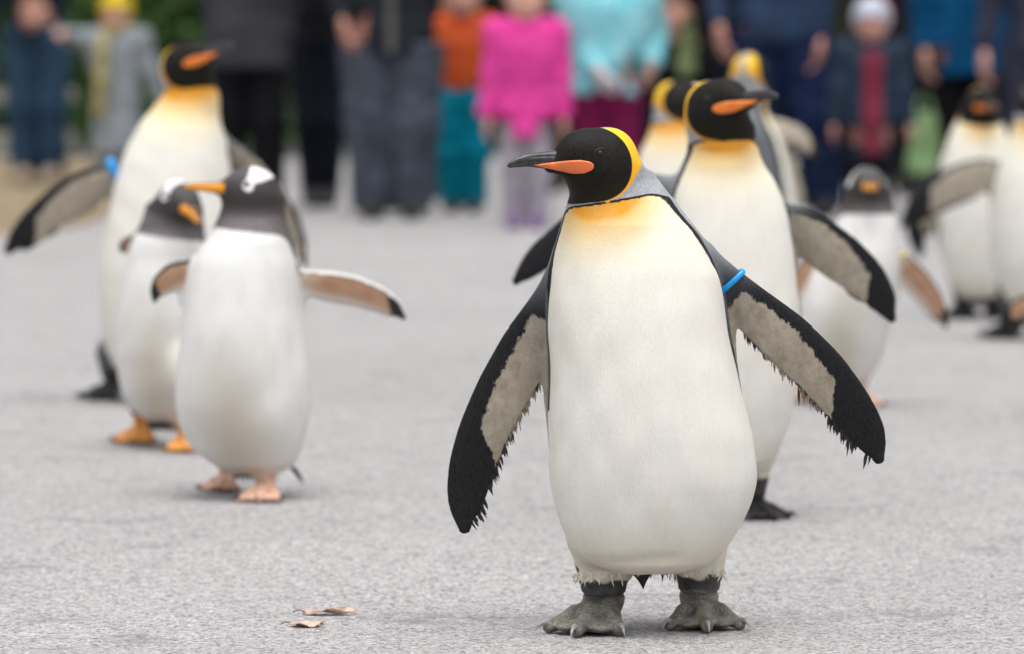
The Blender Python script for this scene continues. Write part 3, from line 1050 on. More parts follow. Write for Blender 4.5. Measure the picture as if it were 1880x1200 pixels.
M_FRP = simple('pale_fringe_feather', (0.30, 0.26, 0.20), (0.16, 0.13, 0.10), 300, 0.7, 0.3)
fringe(p1, F1[0][0], 0.34, 0.70, 46, M_FRD, 1, (0.2, 0, -1), 1)
fringe(p1, F1[0][0], 0.34, 0.70, 90, M_FRP, 7, (0.2, 0, -1))
fringe(p1, F1[1][0], 0.30, 0.72, 90, M_FRP, 8, (-0.1, 0, -1))
fringe(p1, F1[0][0], 0.66, 0.985, 90, M_FRD, 2, (0.2, 0, -1))
fringe(p1, F1[1][0], 0.30, 0.72, 46, M_FRD, 3, (-0.1, 0, -1), 1)
fringe(p1, F1[1][0], 0.70, 0.985, 110, M_FRD, 4, (-0.1, 0, -1))


def down_skirt(root, L, cxs, mat, n, seed, y0):
    """ragged lower edge of the belly plumage"""
    r = random.Random(seed)
    V_ = []; Fc = []
    for (x0, x1, py, dy, ln) in cxs:
        for i in range(n):
            px = x0 + (x1 - x0) * r.random()
            p = L(px, py + r.uniform(-9, 5) + 3 * math.sin(px * 0.21), dy + r.uniform(-0.012, 0.012))
            dr = np.array([r.uniform(-.7, .7), r.uniform(-.4, .2), -1.0]); dr /= np.linalg.norm(dr)
            blade(V_, Fc, p, p + dr * ln * r.choice((0.3, 0.5, 0.7, 1.2)) * r.uniform(0.6, 1.1), np.array([1.0, r.uniform(-.4, .4), 0]), r.uniform(0.0006, 0.0014))
    return tag(mesh_obj('feather_fringe', V_, Fc, mat, root, smooth=False), kind='stuff')


down_skirt(p1, L1, [(1064, 1144, 1056, -0.042, 0.014), (1244, 1324, 1047, -0.044, 0.012), (1054, 1080, 1056, -0.015, 0.016), (1306, 1330, 1048, -0.015, 0.014)], M_FRW, 70, 11, 0)
down_skirt(p1, L1, [(1140, 1245, 1043, -0.045, 0.012)], M_FRW, 90, 12, 0)
# dark tail tip hanging between the legs, and loose dark feathers beside it
V_ = []; Fc = []
for i in range(9):
    x = (i - 4) / 4
    p = L1(1176 + x * 17, 1040, -0.008)
    tp = L1(1181 + x * 3.5, 1082 - 13 * abs(x) ** 1.3, 0.01 + 0.004 * (i % 2))
    blade(V_, Fc, p, tp, np.array([1.0, 0.05 * (i % 3 - 1), 0]), 0.0052)
tag(mesh_obj('tail_tip', V_, Fc, M_TAIL, p1, smooth=False), kind='stuff')
V_ = []; Fc = []
for i in range(12):
    px = 1198 + i * 3.8 + random.uniform(-2, 2)
    p = L1(px, 1042, -0.02 + random.uniform(-.01, .02)); tp = p + np.array([random.uniform(-.010, .010), 0, -random.uniform(0.010, 0.030)])
    blade(V_, Fc, p, tp, np.array([1.0, 0, 0]), 0.0014)
tag(mesh_obj('loose_feathers', V_, Fc, M_TAIL, p1, smooth=False), kind='stuff')
# wrinkle rings at the ankles
print('p1', time.time() - T0)

# ---- king penguin right behind it, looking to the right
p2, F2, L2, S2, I2 = penguin(
    'king', 'king_penguin', 'king penguin with beak turned right, standing directly behind the sharp front penguin', 'penguin', KING_G,
    (1345, 950),
    [(868, 1300, 1390), (862, 1285, 1402), (840, 1268, 1420), (800, 1248, 1440), (750, 1238, 1455), (700, 1232, 1463), (650, 1228, 1466), (600, 1225, 1466), (550, 1224, 1464), (500, 1224, 1460),
     (450, 1224, 1455), (400, 1226, 1446), (360, 1230, 1434), (330, 1238, 1420), (300, 1252, 1400), (280, 1268, 1385), (262, 1284, 1372), (245, 1290, 1366)],
    (1316, 190, 46, 8, 0, 1.05, -0.03),
    [(1316, 208, 50, -0.02), (1322, 232, 50, -0.015), (1326, 262, 52, -0.005)],
    [dict(pts=[(1418, 385, 18, 0.02), (1450, 405, 33, 0.03), (1495, 437, 45, 0.035), (1545, 475, 46, 0.035), (1590, 517, 42, 0.04), (1622, 556, 28, 0.04), (1638, 588, 6, 0.04)],
          N=(-0.1, -1, -0.1), lead=(1, 0, 1), patch=(0.10, 0.74, 0.45)),
     dict(pts=[(1255, 345, 20, 0.03), (1190, 352, 36, 0.05), (1120, 382, 42, 0.06), (1050, 432, 36, 0.07), (990, 475, 28, 0.07), (958, 506, 15, 0.07), (946, 518, 5, 0.07)],
          N=(0.1, -1, 0.2), lead=(-1, 0, 1), under=False)],
    [(1298, 946, -10, 0.9, 0.13), (1386, 948, 24, 0.78, 0.13)], h=0.0045,
    bib=dict(top=(1285, 258, 1375, 256), right=[115, 100, 88, 82, 78, 74], left=[110, 96, 80, 70, 62, 60], ox=1328, olen=0.04, owid=0.075),
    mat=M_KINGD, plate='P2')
# a pale droppings fleck on the crown
Vv, Ff = uv_ball(I2['to_world']((-0.036, 0.043, 0.012)), (0.012, 0.007, 0.003), 12, 7)
mesh_obj('head_fleck', Vv, Ff, simple('tan_fleck', (0.50, 0.38, 0.30), None, 200, 0.8), p2)

# ---- left king penguin, head raised to the right
p3, F3, L3, S3, I3 = penguin(
    'king', 'king_penguin', 'tall king penguin with raised head and blue flipper band, behind the two gentoo penguins', 'penguin', KING_G,
    (290, 738),
    [(700, 252, 335), (692, 232, 352), (670, 210, 382), (640, 196, 402), (600, 186, 418), (550, 181, 428), (500, 180, 434), (450, 187, 437), (400, 199, 434), (350, 211, 429), (300, 224, 423), (260, 239, 415), (220, 262, 404),
     (195, 284, 397), (175, 306, 390), (160, 316, 385), (148, 320, 380)],
    (340, 114, 54, 17, 0, 1.08, -0.02),
    [(346, 124, 34, -0.02), (350, 145, 34, -0.01), (352, 175, 40, 0.0)],
    [dict(pts=[(238, 305, 14, 0.02), (205, 325, 30, 0.03), (160, 348, 38, 0.03), (105, 384, 38, 0.035), (62, 418, 33, 0.04), (32, 446, 24, 0.04), (13, 464, 7, 0.04)],
          N=(0.1, -1, -0.1), lead=(-0.6, 0, 1), patch=(0.10, 0.74, 0.45)),
     dict(pts=[(412, 262, 12, 0.03), (452, 302, 24, 0.05), (492, 350, 27, 0.06), (526, 400, 25, 0.065), (548, 445, 18, 0.07), (558, 488, 5, 0.07)],
          N=(-0.45, -1, 0.0), lead=(1, 0, 0.5), patch=(0.0, 0.97, 0.7))],
    [(208, 730, -25, 0.95, 0.10), (352, 735, 10, 1.0, 0.10)], h=0.006,
    bib=dict(top=(315, 160, 385, 158), right=[115, 105, 95, 90, 86, 84], left=[110, 100, 90, 84, 80, 76], ox=347, olen=0.06, owid=0.10),
    mat=M_KINGD, plate='P2')
band(p3, F3[0][0], 0.10, M_BAND, 0.007, extra=0.004)

# ---- gentoo penguins
p4, F4, L4, S4, I4 = penguin(
    'gentoo', 'gentoo_penguin', 'white-bellied gentoo penguin with pink feet and orange beak pointing left, flippers held out', 'penguin', GEN_G,
    (455, 912),
    [(866, 425, 520), (858, 402, 538), (845, 382, 549), (820, 350, 556), (780, 330, 566), (740, 322, 571), (700, 321, 570), (670, 324, 567), (640, 328, 562), (600, 333, 556), (560, 340, 550), (520, 345, 548),
     (480, 352, 544), (450, 368, 536), (430, 388, 526), (412, 404, 518), (395, 416, 512), (375, 422, 508)],
    (459, 345, -80, 3, 0, 1.03, -0.02),
    [(464, 362, 38, -0.02), (466, 385, 42, -0.01), (463, 415, 53, 0.0)],
    [dict(pts=[(372, 495, 16, 0.0), (348, 505, 28, 0.0), (322, 512, 31, 0.0), (300, 524, 25, 0.0), (287, 541, 13, 0.0), (284, 552, 4, 0.0)],
          N=(0.1, -1, 0.0), lead=(-0.4, 0, 1), patch=(0.05, 0.82, 0.75)),
     dict(pts=[(525, 510, 14, 0.01), (560, 520, 24, 0.01), (605, 528, 30, 0.01), (650, 537, 31, 0.01), (695, 553, 27, 0.01), (725, 570, 20, 0.01), (741, 584, 6, 0.01)],
          N=(-0.1, -1, 0.0), lead=(0.3, 0, 1), patch=(0.04, 0.86, 0.72), rim=1)],
    [(415, 897, -12, 0.72, 0.09), (488, 916, -8, 0.78, 0.09)], h=0.0045, depth=(0.95, 0.75),
    bib=dict(top=(390, 416, 525, 430), right=[120, 105, 95, 82, 66, 52], left=[120, 105, 100, 96, 90, 85]),
    mat=M_GENT)

V_ = []; Fc = []
for i in range(5):
    p = L4(533 + i * 2, 856, 0.06); tp = L4(547 + i * 3.2, 893 - abs(i - 3) * 6, 0.10)
    blade(V_, Fc, p, tp, np.array([0.8, 0, 0.3]), 0.0028)
tag(mesh_obj('tail_feathers', V_, Fc, M_TAIL, p4, smooth=False), kind='stuff')

p5, F5, L5, S5, I5 = penguin(
    'gentoo', 'gentoo_penguin', 'gentoo penguin with orange feet and lowered head, half hidden behind the pink-footed gentoo', 'penguin', GEN_G,
    (298, 822),
    [(770, 272, 335), (764, 256, 350), (745, 236, 370), (720, 222, 382), (690, 216, 388), (650, 214, 390), (600, 217, 386), (550, 222, 382), (500, 228, 377), (460, 236, 372), (435, 248, 366), (420, 262, 362), (405, 275, 360), (390, 285, 358)],
    (330, 366, 26, -20, 10, 0.98, -0.05),
    [(328, 380, 36, -0.04), (318, 400, 44, -0.025), (315, 430, 52, -0.01)],
    [dict(pts=[(262, 440, 12, 0.02), (244, 452, 20, 0.03), (230, 456, 17, 0.04), (222, 460, 6, 0.05)],
          N=(0.3, -1, 0.0), lead=(-0.4, 0, 1), patch=(0.05, 0.8, 0.75)),
     dict(pts=[(362, 455, 14, 0.02), (395, 480, 24, 0.03), (425, 520, 22, 0.04), (440, 560, 6, 0.05)],
          N=(-0.1, -1, 0.0), lead=(0.4, 0, 1), patch=(0.05, 0.8, 0.75))],
    [(260, 810, -10, 0.86, 0.09), (340, 826, 5, 0.80, 0.09)], h=0.0055, depth=(0.95, 0.75),
    bib=dict(top=(260, 428, 372, 442), right=[120, 105, 95, 88, 82, 80], left=[120, 105, 100, 96, 90, 85]),
    mat=M_GENT_O)

p6, F6, L6, S6, I6 = penguin(
    'gentoo', 'gentoo_penguin', 'gentoo penguin facing forward with brown flipper out, between two groups of king penguins', 'penguin', GEN_G,
    (1540, 745),
    [(706, 1515, 1578), (700, 1500, 1592), (680, 1486, 1608), (640, 1474, 1622), (600, 1470, 1632), (560, 1474, 1640), (520, 1486, 1646), (480, 1502, 1650), (450, 1516, 1650), (425, 1528, 1646), (405, 1540, 1640), (390, 1552, 1634), (375, 1560, 1628), (360, 1562, 1624)],
    (1592, 338, 4, -2, 0, 1.0, -0.03),
    [(1592, 350, 32, -0.03), (1593, 370, 36, -0.02), (1592, 395, 42, 0.0)],
    [dict(pts=[(1632, 462, 12, 0.0), (1655, 488, 24, 0.0), (1682, 518, 28, 0.0), (1710, 552, 24, 0.0), (1730, 584, 14, 0.0), (1740, 602, 4, 0.0)],
          N=(-0.1, -1, 0.0), lead=(1, 0, 0.6), patch=(0.04, 0.86, 0.8)),
     dict(pts=[(1540, 455, 12, 0.0), (1510, 480, 24, 0.0), (1485, 500, 26, 0.0), (1462, 530, 20, 0.0), (1450, 560, 4, 0.0)],
          N=(0.1, -1, 0.0), lead=(-1, 0, 0.6), patch=(0.04, 0.86, 0.8))],
    [(1480, 732, -8, 0.85, 0.10), (1580, 744, 6, 0.8, 0.10)], h=0.007,
    bib=dict(top=(1550, 392, 1640, 392), right=[120, 105, 95, 90, 86, 84], left=[120, 105, 95, 90, 86, 84]),
    mat=M_GENT)
band(p6, F6[0][0], 0.12, M_BANDY, 0.004)

# ---- king penguins farther back
p7, F7, L7, S7, I7 = penguin(
    'king', 'king_penguin', 'king penguin with yellow ear patch peeking out between the sharp penguin and its follower', 'penguin', KING_G,
    (1235, 680),
    [(625, 1205, 1265), (615, 1190, 1282), (580, 1172, 1300), (520, 1160, 1310), (460, 1156, 1312), (400, 1158, 1310), (350, 1162, 1306), (310, 1168, 1300), (280, 1176, 1292), (255, 1188, 1282), (235, 1200, 1274), (220, 1210, 1268), (205, 1216, 1262)],
    (1244, 178, 80, 4, 0, 0.98, 0.0),
    [(1243, 190, 30, 0), (1242, 205, 31, 0), (1240, 225, 34, 0)],
    [dict(pts=[(1180, 300, 12, 0.03), (1168, 350, 26, 0.05), (1160, 420, 26, 0.06), (1160, 480, 16, 0.06), (1162, 510, 4, 0.06)],
          N=(-1, -0.5, 0), lead=(0, -1, 0), under=False)],
    [(1205, 678, -10, 1, 0.13), (1268, 678, 10, 1, 0.13)], h=0.008,
    bib=dict(top=(1205, 226, 1268, 218), right=[110, 90, 60, 40, 35, 35], left=[115, 100, 95, 90, 88, 86], ox=1240, olen=0.05, owid=0.09),
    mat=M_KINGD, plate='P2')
p8, F8, L8, S8, I8 = penguin(
    'king', 'king_penguin', 'king penguin turned away with pale flipper swung out, beside the legs of the navy-clad adult', 'penguin', KING_G,
    (1405, 617),
    [(572, 1375, 1430), (560, 1358, 1446), (520, 1345, 1458), (460, 1338, 1464), (400, 1338, 1464), (340, 1342, 1456), (290, 1346, 1444), (250, 1350, 1430), (220, 1353, 1412), (195, 1354, 1402), (170, 1354, 1396), (150, 1353, 1392)],
    (1376, 124, 158, 4, 0, 1.0, 0.0),
    [(1376, 132, 24, 0), (1374, 148, 25, 0), (1374, 170, 27, 0)],
    [dict(pts=[(1392, 232, 16, 0.0), (1425, 238, 21, -0.02), (1460, 252, 23, -0.03), (1488, 275, 16, -0.03), (1505, 296, 5, -0.03)],
          N=(0, -1, 0.3), lead=(1, 0, 1), patch=(0.0, 0.80, 0.9)),
     dict(pts=[(1432, 292, 10, -0.03), (1450, 318, 15, -0.04), (1466, 348, 14, -0.04), (1480, 378, 4, -0.04)],
          N=(0, -1, 0.1), lead=(1, 0, 0.4), patch=(0.0, 0.9, 0.6))],
    [(1375, 615, 140, 1, 0.13), (1438, 615, 160, 1, 0.13)], h=0.008,
    bib=dict(top=(1354, 170, 1400, 170), right=[170, 175, 170, 165, 160, 160], left=[-30, -40, -45, -45, -45, -45], ox=1398, olen=0.05, owid=0.05),
    mat=M_KINGD, plate='P2')
p9, F9, L9, S9, I9 = penguin(
    'king', 'king_penguin', 'blurred king penguin facing forward with orange chest, in front of the blue puffer jacket', 'penguin', KING_G,
    (1795, 586),
    [(548, 1772, 1820), (540, 1756, 1836), (510, 1738, 1852), (460, 1726, 1862), (400, 1722, 1866), (350, 1724, 1866), (300, 1730, 1862), (270, 1736, 1856), (245, 1745, 1848), (230, 1756, 1838), (217, 1768, 1828), (208, 1774, 1822)],
    (1803, 186, 10, -8, 0, 0.98, -0.03),
    [(1800, 196, 26, -.02), (1798, 208, 28, -.01), (1796, 228, 33, 0)],
    [dict(pts=[(1740, 300, 12, 0.0), (1715, 340, 26, 0.01), (1694, 390, 30, 0.02), (1686, 435, 24, 0.02), (1690, 472, 5, 0.02)],
          N=(0.3, -1, 0), lead=(-1, 0, 0.4), patch=(0.15, 0.7, 0.1)),
     dict(pts=[(1850, 300, 12, 0.0), (1872, 340, 26, 0.01), (1886, 390, 28, 0.02), (1894, 440, 22, 0.02), (1896, 470, 5, 0.02)],
          N=(-0.3, -1, 0), lead=(1, 0, 0.4), patch=(0.15, 0.7, 0.1))],
    [(1768, 584, -10, 1, 0.13), (1826, 584, 10, 1, 0.13)], h=0.008,
    bib=dict(top=(1760, 217, 1836, 217), right=[115, 105, 98, 92, 90, 88], left=[110, 100, 98, 92, 90, 88], ox=1798, olen=0.045, owid=0.05),
    mat=M_KINGD, plate='P2')
p10, F10, L10, S10, I10 = penguin(
    'king', 'king_penguin', 'pale-bellied king penguin at the parade edge stretching its brown flipper across its neighbour', 'penguin', KING_G,
    (1905, 622),
    [(575, 1880, 1930), (565, 1862, 1950), (540, 1842, 1970), (490, 1822, 1988), (440, 1816, 1994), (390, 1816, 1994), (340, 1822, 1990), (300, 1832, 1982), (265, 1846, 1970), (240, 1858, 1956), (222, 1868, 1944), (205, 1876, 1936)],
    (1912, 165, -30, 0, 0, 1.0, -0.02),
    [(1910, 180, 29, -.01), (1907, 198, 31, 0), (1906, 222, 36, 0)],
    [dict(pts=[(1852, 318, 16, -0.02), (1815, 322, 32, -0.04), (1770, 334, 37, -0.05), (1722, 358, 34, -0.05), (1682, 388, 25, -0.05), (1655, 420, 6, -0.05)],
          N=(0.1, -1, 0), lead=(-0.5, 0, 1), patch=(0.05, 0.68, 0.6)),
     dict(pts=[(1970, 318, 16, 0.0), (1998, 360, 30, 0.02), (2012, 420, 30, 0.02), (2016, 480, 16, 0.02), (2016, 510, 4, 0.02)],
          N=(-0.3, -1, 0), lead=(1, 0, 0.3), patch=(0.1, 0.7, 0.3))],
    [(1862, 618, -38, 1.1, 0.13), (1936, 622, 10, 1.1, 0.13)], h=0.008,
    bib=dict(top=(1866, 222, 1946, 222), right=[115, 105, 98, 92, 90, 88], left=[110, 100, 98, 92, 90, 88], ox=1906, olen=0.05, owid=0.07),
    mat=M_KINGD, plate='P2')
p11, F11, L11, S11, I11 = penguin(
    'gentoo', 'gentoo_penguin', 'gentoo penguin whose brown black-tipped flipper reaches in beside the pale king penguin', 'penguin', GEN_G,
    (2045, 770),
    [(732, 2020, 2070), (722, 2002, 2088), (690, 1975, 2112), (640, 1958, 2128), (590, 1956, 2130), (540, 1962, 2126), (490, 1972, 2116), (450, 1984, 2106), (420, 1998, 2092), (400, 2010, 2080), (385, 2014, 2076)],
    (2040, 350, -40, 0, 0, 1.0, -0.02),
    [(2042, 362, 32, -.01), (2044, 382, 36, 0), (2045, 410, 44, 0)],
    [dict(pts=[(1976, 540, 14, 0.0), (1945, 552, 26, 0.0), (1905, 562, 30, 0.0), (1868, 574, 26, 0.0), (1844, 592, 15, 0.0), (1834, 606, 4, 0.0)],
          N=(0.1, -1, 0), lead=(-0.4, 0, 1), patch=(0.04, 0.80, 0.75)),
     dict(pts=[(2115, 540, 14, 0.0), (2140, 560, 26, 0.0), (2170, 600, 24, 0.0), (2185, 640, 4, 0.0)],
          N=(-0.1, -1, 0), lead=(0.4, 0, 1), patch=(0.04, 0.80, 0.75))],
    [(2015, 768, -8, 0.85, 0.10), (2075, 768, 8, 0.85, 0.10)], h=0.008,
    bib=dict(top=(2005, 425, 2085, 425), right=[120, 105, 95, 90, 86, 84], left=[120, 105, 95, 90, 86, 84]),
    mat=M_GENT)
print('penguins', time.time() - T0)

# ================================================================== PEOPLE WATCHING
SKIN = simple('skin', (0.66, 0.37, 0.29), (0.56, 0.29, 0.22), 18, 0.5, 0.35)
SKIN2 = simple('skin_ruddy', (0.58, 0.29, 0.23), (0.48, 0.22, 0.17), 18, 0.5, 0.35)
M_EYEW = simple('eye_white', (0.75, 0.74, 0.72), None, 40, 0.2, 0.5)
M_LIP = simple('lips', (0.45, 0.16, 0.14), None, 60, 0.45, 0.4)
CLOTH = {}


def cloth(name, col, dark=None, rough=0.75, bump=0.5, scale=9.0):
    if name in CLOTH: return CLOTH[name]
    t = NT(name)
    dark = dark or tuple(c * 0.62 for c in col)
    nz = t.noise(scale, 4, 0.6)
    weave = t.noise(400, 2, 0.5)
    c = t.mix(t.rng(nz, 0.35, 0.65), dark, col)
    c = t.mix(t.rng(weave, 0.3, 0.7, 0, 0.2), c, tuple(x * 0.6 for x in col))
    t.set('Base Color', c); t.set('Roughness', rough); t.set('Specular IOR Level', 0.08)
    t.bump(t.math('ADD', nz, t.math('MULTIPLY', weave, 0.1)), bump, 0.02)
    CLOTH[name] = t.m
    return t.m


def shear(P, z0, z1, dx):
    return P


def person(label, group, px, py, h, yaw=0, child=False, jacket=None, hem=0.47, trousers=None, shoe=None, hair=None, hat=None,
           hands=None, puffy=0.0, wide=1.0, stance=0.05, skin=None, res=0.0145, coat_flare=0.0, jw=1.0, tw=1.12, legs_px=None, mitten=None, stripe=None, scarf=None, nudge=(0, 0)):
    B = ground(px, py) + np.array([nudge[0], nudge[1], 0])
    Y = B[1]
    root = empty('person', B)
    tag(root, label, 'person', group)
    skin = skin or SKIN

    def L(x, y, dy=0.0):
        p = on_plane(x, y, Y + dy)
        return np.array([p[0] - B[0], dy, p[2]])

    if child:
        zk, zh, zw, zs, zn, zhd, hr = 0.26, 0.46, 0.56, 0.765, 0.81, 0.895, 0.088
    else:
        zk, zh, zw, zs, zn, zhd, hr = 0.285, 0.51, 0.61, 0.815, 0.855, 0.932, 0.064
    sw = (0.122 if not child else 0.125) * wide
    hipx = 0.052 * wide
    ank = [np.array([-stance * h, 0, 0.05 * h]), np.array([stance * h, 0, 0.05 * h])]
    if legs_px:
        for i in (0, 1):
            g = ground(*legs_px[i]) - B
            ank[i] = np.array([g[0], g[1], 0.05 * h])
    hip = [np.array([-hipx * h, 0, zh * h]), np.array([hipx * h, 0, zh * h])]
    knee = [(hip[i] * 0.47 + ank[i] * 0.53) + np.array([0, -0.012 * h, 0]) for i in (0, 1)]
    sh = [np.array([-sw * h, 0, zs * h]), np.array([sw * h, 0, zs * h])]
    wrist = []
    for i, sg in ((0, -1), (1, 1)):
        if hands and hands[i] is not None:
            hd = hands[i]
            wrist.append(L(hd[0], hd[1], hd[2] if len(hd) > 2 else -0.05))
        else:
            wrist.append(np.array([sg * (sw + 0.045) * h, -0.02 * h, (zs - 0.335) * h]))
    elbow = []
    for i, sg in ((0, -1), (1, 1)):
        d = wrist[i] - sh[i]; ln = np.linalg.norm(d); full = 0.335 * h
        if ln > full:
            wrist[i] = sh[i] + d * full / ln
            ln = full
        bend = math.sqrt(max(full * full - ln * ln, 0)) * 0.5
        bd = np.array([sg * 0.22, 1.0, -0.1]); bd -= d * (bd @ d) / (d @ d); bd /= np.linalg.norm(bd)
        elbow.append((sh[i] + wrist[i]) / 2 + bd * bend)
    up = np.array([0, 0, 1.0])
    hc = np.array([0, -0.008 * h, zhd * h])

    def handf(P, i):
        d = wrist[i] - elbow[i]; d /= np.linalg.norm(d)
        d = d * 0.9 + np.array([0, -0.25, -0.15]); d /= np.linalg.norm(d)
        sd = np.array([0, 1.0, 0]) - d * d[1]
        sd /= np.linalg.norm(sd)
        nm = np.cross(d, sd)
        sg = -1 if i == 0 else 1
        if nm[0] * sg < 0: nm = -nm          # back of the hand outwards
        k = h * 0.40
        M = np.stack([d, sd, nm])
        o = ell(P, wrist[i] + d * 0.050 * k * 1.75, np.array([0.055, 0.044, 0.019]) * k * 1.75, M)
        for j in range(4):
            off = (j - 1.5) * 0.0215 * k * 1.75
            ln = (0.075, 0.085, 0.080, 0.062)[j] * k * 1.75
            b0 = wrist[i] + d * 0.085 * k * 1.75 + sd * off
            b1 = b0 + d * ln * 0.5 - nm * ln * 0.18
            b2 = b1 + d * ln * 0.32 - nm * ln * 0.38
            o = np.minimum(o, chain(P, [b0, b1, b2], np.array([0.0105, 0.0098, 0.0082]) * k * 1.75))
        t0 = wrist[i] + d * 0.025 * k * 1.75 - sd * 0.036 * k * 1.75
        o = smin(o, chain(P, [t0, t0 + d * 0.045 * k * 1.75 - sd * 0.024 * k * 1.75 - nm * .01 * k, t0 + d * 0.078 * k * 1.75 - sd * 0.02 * k * 1.75 - nm * .03 * k], np.array([0.014, 0.012, 0.009]) * k * 1.75), 0.008)
        return o

    def headf(P):
        r = hr * h
        d = ell(P, hc, (r * 0.80, r * 0.95, r * 1.08))
        d = smin(d, ell(P, hc + np.array([0, -0.25 * r, -0.55 * r]), (r * 0.56, r * 0.62, r * 0.52)), 0.3 * r)
        d = smin(d, cone(P, hc + np.array([0, -0.93 * r, 0.05 * r]), hc + np.array([0, -1.06 * r, -0.28 * r]), 0.07 * r, 0.13 * r), 0.12 * r)
        for sg in (-1, 1):
            d = smin(d, ell(P, hc + np.array([sg * 0.80 * r, 0.05 * r, -0.12 * r]), (0.09 * r, 0.18 * r, 0.27 * r)), 0.06 * r)
            d = -smin(-d, ell(P, hc + np.array([sg * 0.32 * r, -0.97 * r, 0.0]), (0.2 * r, 0.14 * r, 0.11 * r)), 0.08 * r)
        return d

    def torso(P, g=0.0):
        d = chain(P, [np.array([0, 0.004 * h, zh * h]), np.array([0, 0, zw * h]), np.array([0, 0.004 * h, (zs - 0.06) * h])], [0.078 * h * wide + g, 0.070 * h * wide + g, 0.076 * h * wide + g], 0.05 * h)
        d = smin(d, ell(P, np.array([0, 0, (zs - 0.075) * h]), np.array([0.118 * wide * h + g, 0.070 * h + g, 0.115 * h + g])), 0.05 * h)
        d = smin(d, cone(P, sh[0] * 0.85 + up * 0.15 * zs * h, sh[1] * 0.85 + up * 0.15 * zs * h, 0.036 * h + g, 0.036 * h + g), 0.05 * h)
        return d

    def arms(P, g=0.0):
        return np.minimum(*[chain(P, [sh[i], elbow[i], wrist[i]], [0.034 * h + g, 0.027 * h + g, 0.018 * h + g * 0.9], 0.02 * h) for i in (0, 1)])

    def legf(P, g=0.0):
        return np.minimum(*[chain(P, [hip[i] - up * 0.01 * h, knee[i], ank[i]], [0.052 * h * wide + g, 0.034 * h * wide + g, 0.023 * h + g], 0.03 * h) for i in (0, 1)])

    def body(P):
        d = smin(torso(P, -0.006), legf(P, -0.006), 0.03 * h)
        d = smin(d, arms(P, -0.004), 0.03 * h)
        for i in (0, 1): d = smin(d, handf(P, i), 0.012)
        d = smin(d, cone(P, np.array([0, 0.006 * h, zs * h]), hc, 0.034 * h, 0.030 * h), 0.03 * h)
        d = smin(d, headf(P), 0.014 * h)
        for i in (0, 1):
            d = smin(d, cone(P, ank[i], ank[i] + np.array([0, -0.10 * h, -0.032 * h]), 0.022 * h, 0.014 * h), 0.01)
        return d

    allp = np.array([hc + hr * h * 1.4, hc - hr * h, ank[0] - 0.13 * h, ank[1] + 0.13 * h] + sh + elbow + wrist)
    lo = allp.min(0) - 0.16 * (h / 1.7) - 0.03; hi = allp.max(0) + 0.16 * (h / 1.7) + 0.03
    lo[2] = -0.02; hi[2] = (zhd + hr * 1.5) * h
    V, Q = surface(body, lo, hi, res, 8, 1)
    bo = mesh_obj('body', V, Q, skin, root)
    r = hr * h
    for sg in (-1, 1):
        Vv, Ff = uv_ball(hc + np.array([sg * 0.32 * r, -0.82 * r, 0.0]), 0.105 * r, 12, 8)
        e = mesh_obj('eye', Vv, Ff, M_EYEW, root)
        Vv, Ff = uv_ball(hc + np.array([sg * 0.32 * r, -0.91 * r, 0.0]), 0.05 * r, 10, 6)
        mesh_obj('iris', Vv, Ff, M_EYE, e)
    Vv, Ff = uv_ball(hc + np.array([0, -0.83 * r, -0.56 * r]), (0.24 * r, 0.07 * r, 0.065 * r), 14, 8)
    mesh_obj('mouth', Vv, Ff, M_LIP, root)

    # trousers
    if trousers is not None:
        zt = min((zw + 0.01) * h, hem + 0.06)

        def trf(P):
            g = 0.017
            w = 0.006 * np.sin(P[:, 2] * 55 + 6 * np.sin(P[:, 0] * 22)) * np.exp(-((P[:, 2] - zk * h) / (0.12 * h)) ** 2) + 0.004 * vnoise(P, 30, int(px))
            d = np.minimum(*[chain(P, [hip[i] - up * 0.01 * h, knee[i], ank[i] + up * 0.0], [0.053 * h * wide * tw + g, 0.039 * h * wide * tw + g, 0.032 * h * wide * tw + g], 0.03 * h) for i in (0, 1)])
            d = smin(d, chain(P, [np.array([0, 0.004 * h, zh * h]), np.array([0, 0, zw * h])], [0.078 * h * wide + g, 0.070 * h * wide + g]), 0.02 * h) + w
            return np.maximum(np.maximum(d, P[:, 2] - zt), 0.022 * h + 0.004 * np.sin(P[:, 0] * 60) - P[:, 2])
        lo2 = lo.copy(); hi2 = hi.copy(); hi2[2] = zt + 0.04; lo2[2] = 0
        V, Q = surface(trf, lo2, hi2, res * 1.1, 8, 1)
        mesh_obj('trousers', V, Q, trousers, root)
    # jacket
    if jacket is not None:
        zhem = hem

        def jkf(P):
            g = 0.022 + 0.012 * puffy
            w = 0.005 * vnoise(P, 26, int(px) + 1) + 0.003 * np.sin(P[:, 2] * 70 + 5 * np.sin(P[:, 0] * 17))
            if puffy: w = w - 0.010 * puffy * np.abs(np.sin(P[:, 2] * pi / 0.075)) ** 0.6
            d = torso(P * np.array([1 / jw, 1, 1]), g)
            if zhem < zh * h - 0.02:
                fl_ = 1 + coat_flare
                d = smin(d, chain(P * np.array([1 / jw / 1.0, 1, 1]), [np.array([0, 0, zh * h]), np.array([0, 0, zhem - 0.05])], [0.086 * h * wide + g, 0.088 * h * wide * fl_ + g]), 0.04)
            d = smin(d, arms(P, g * 0.8), 0.035) + w
            col_ = cone(P, np.array([0, 0.004 * h, (zs + .005) * h]), np.array([0, -0.004 * h, (zn + 0.005) * h]), 0.050 * h, 0.047 * h)
            d = smin(d, col_, 0.02)
            armz = np.minimum(*[np.linalg.norm(P - elbow[i], axis=1) for i in (0, 1)])
            # hem, except along the sleeves
            sl = np.minimum(*[cone(P, elbow[i], wrist[i], 0.05, 0.045) for i in (0, 1)])
            cut = np.where(sl < 0.0, -1.0, zhem + 0.005 * np.sin(P[:, 0] * 30) - P[:, 2])
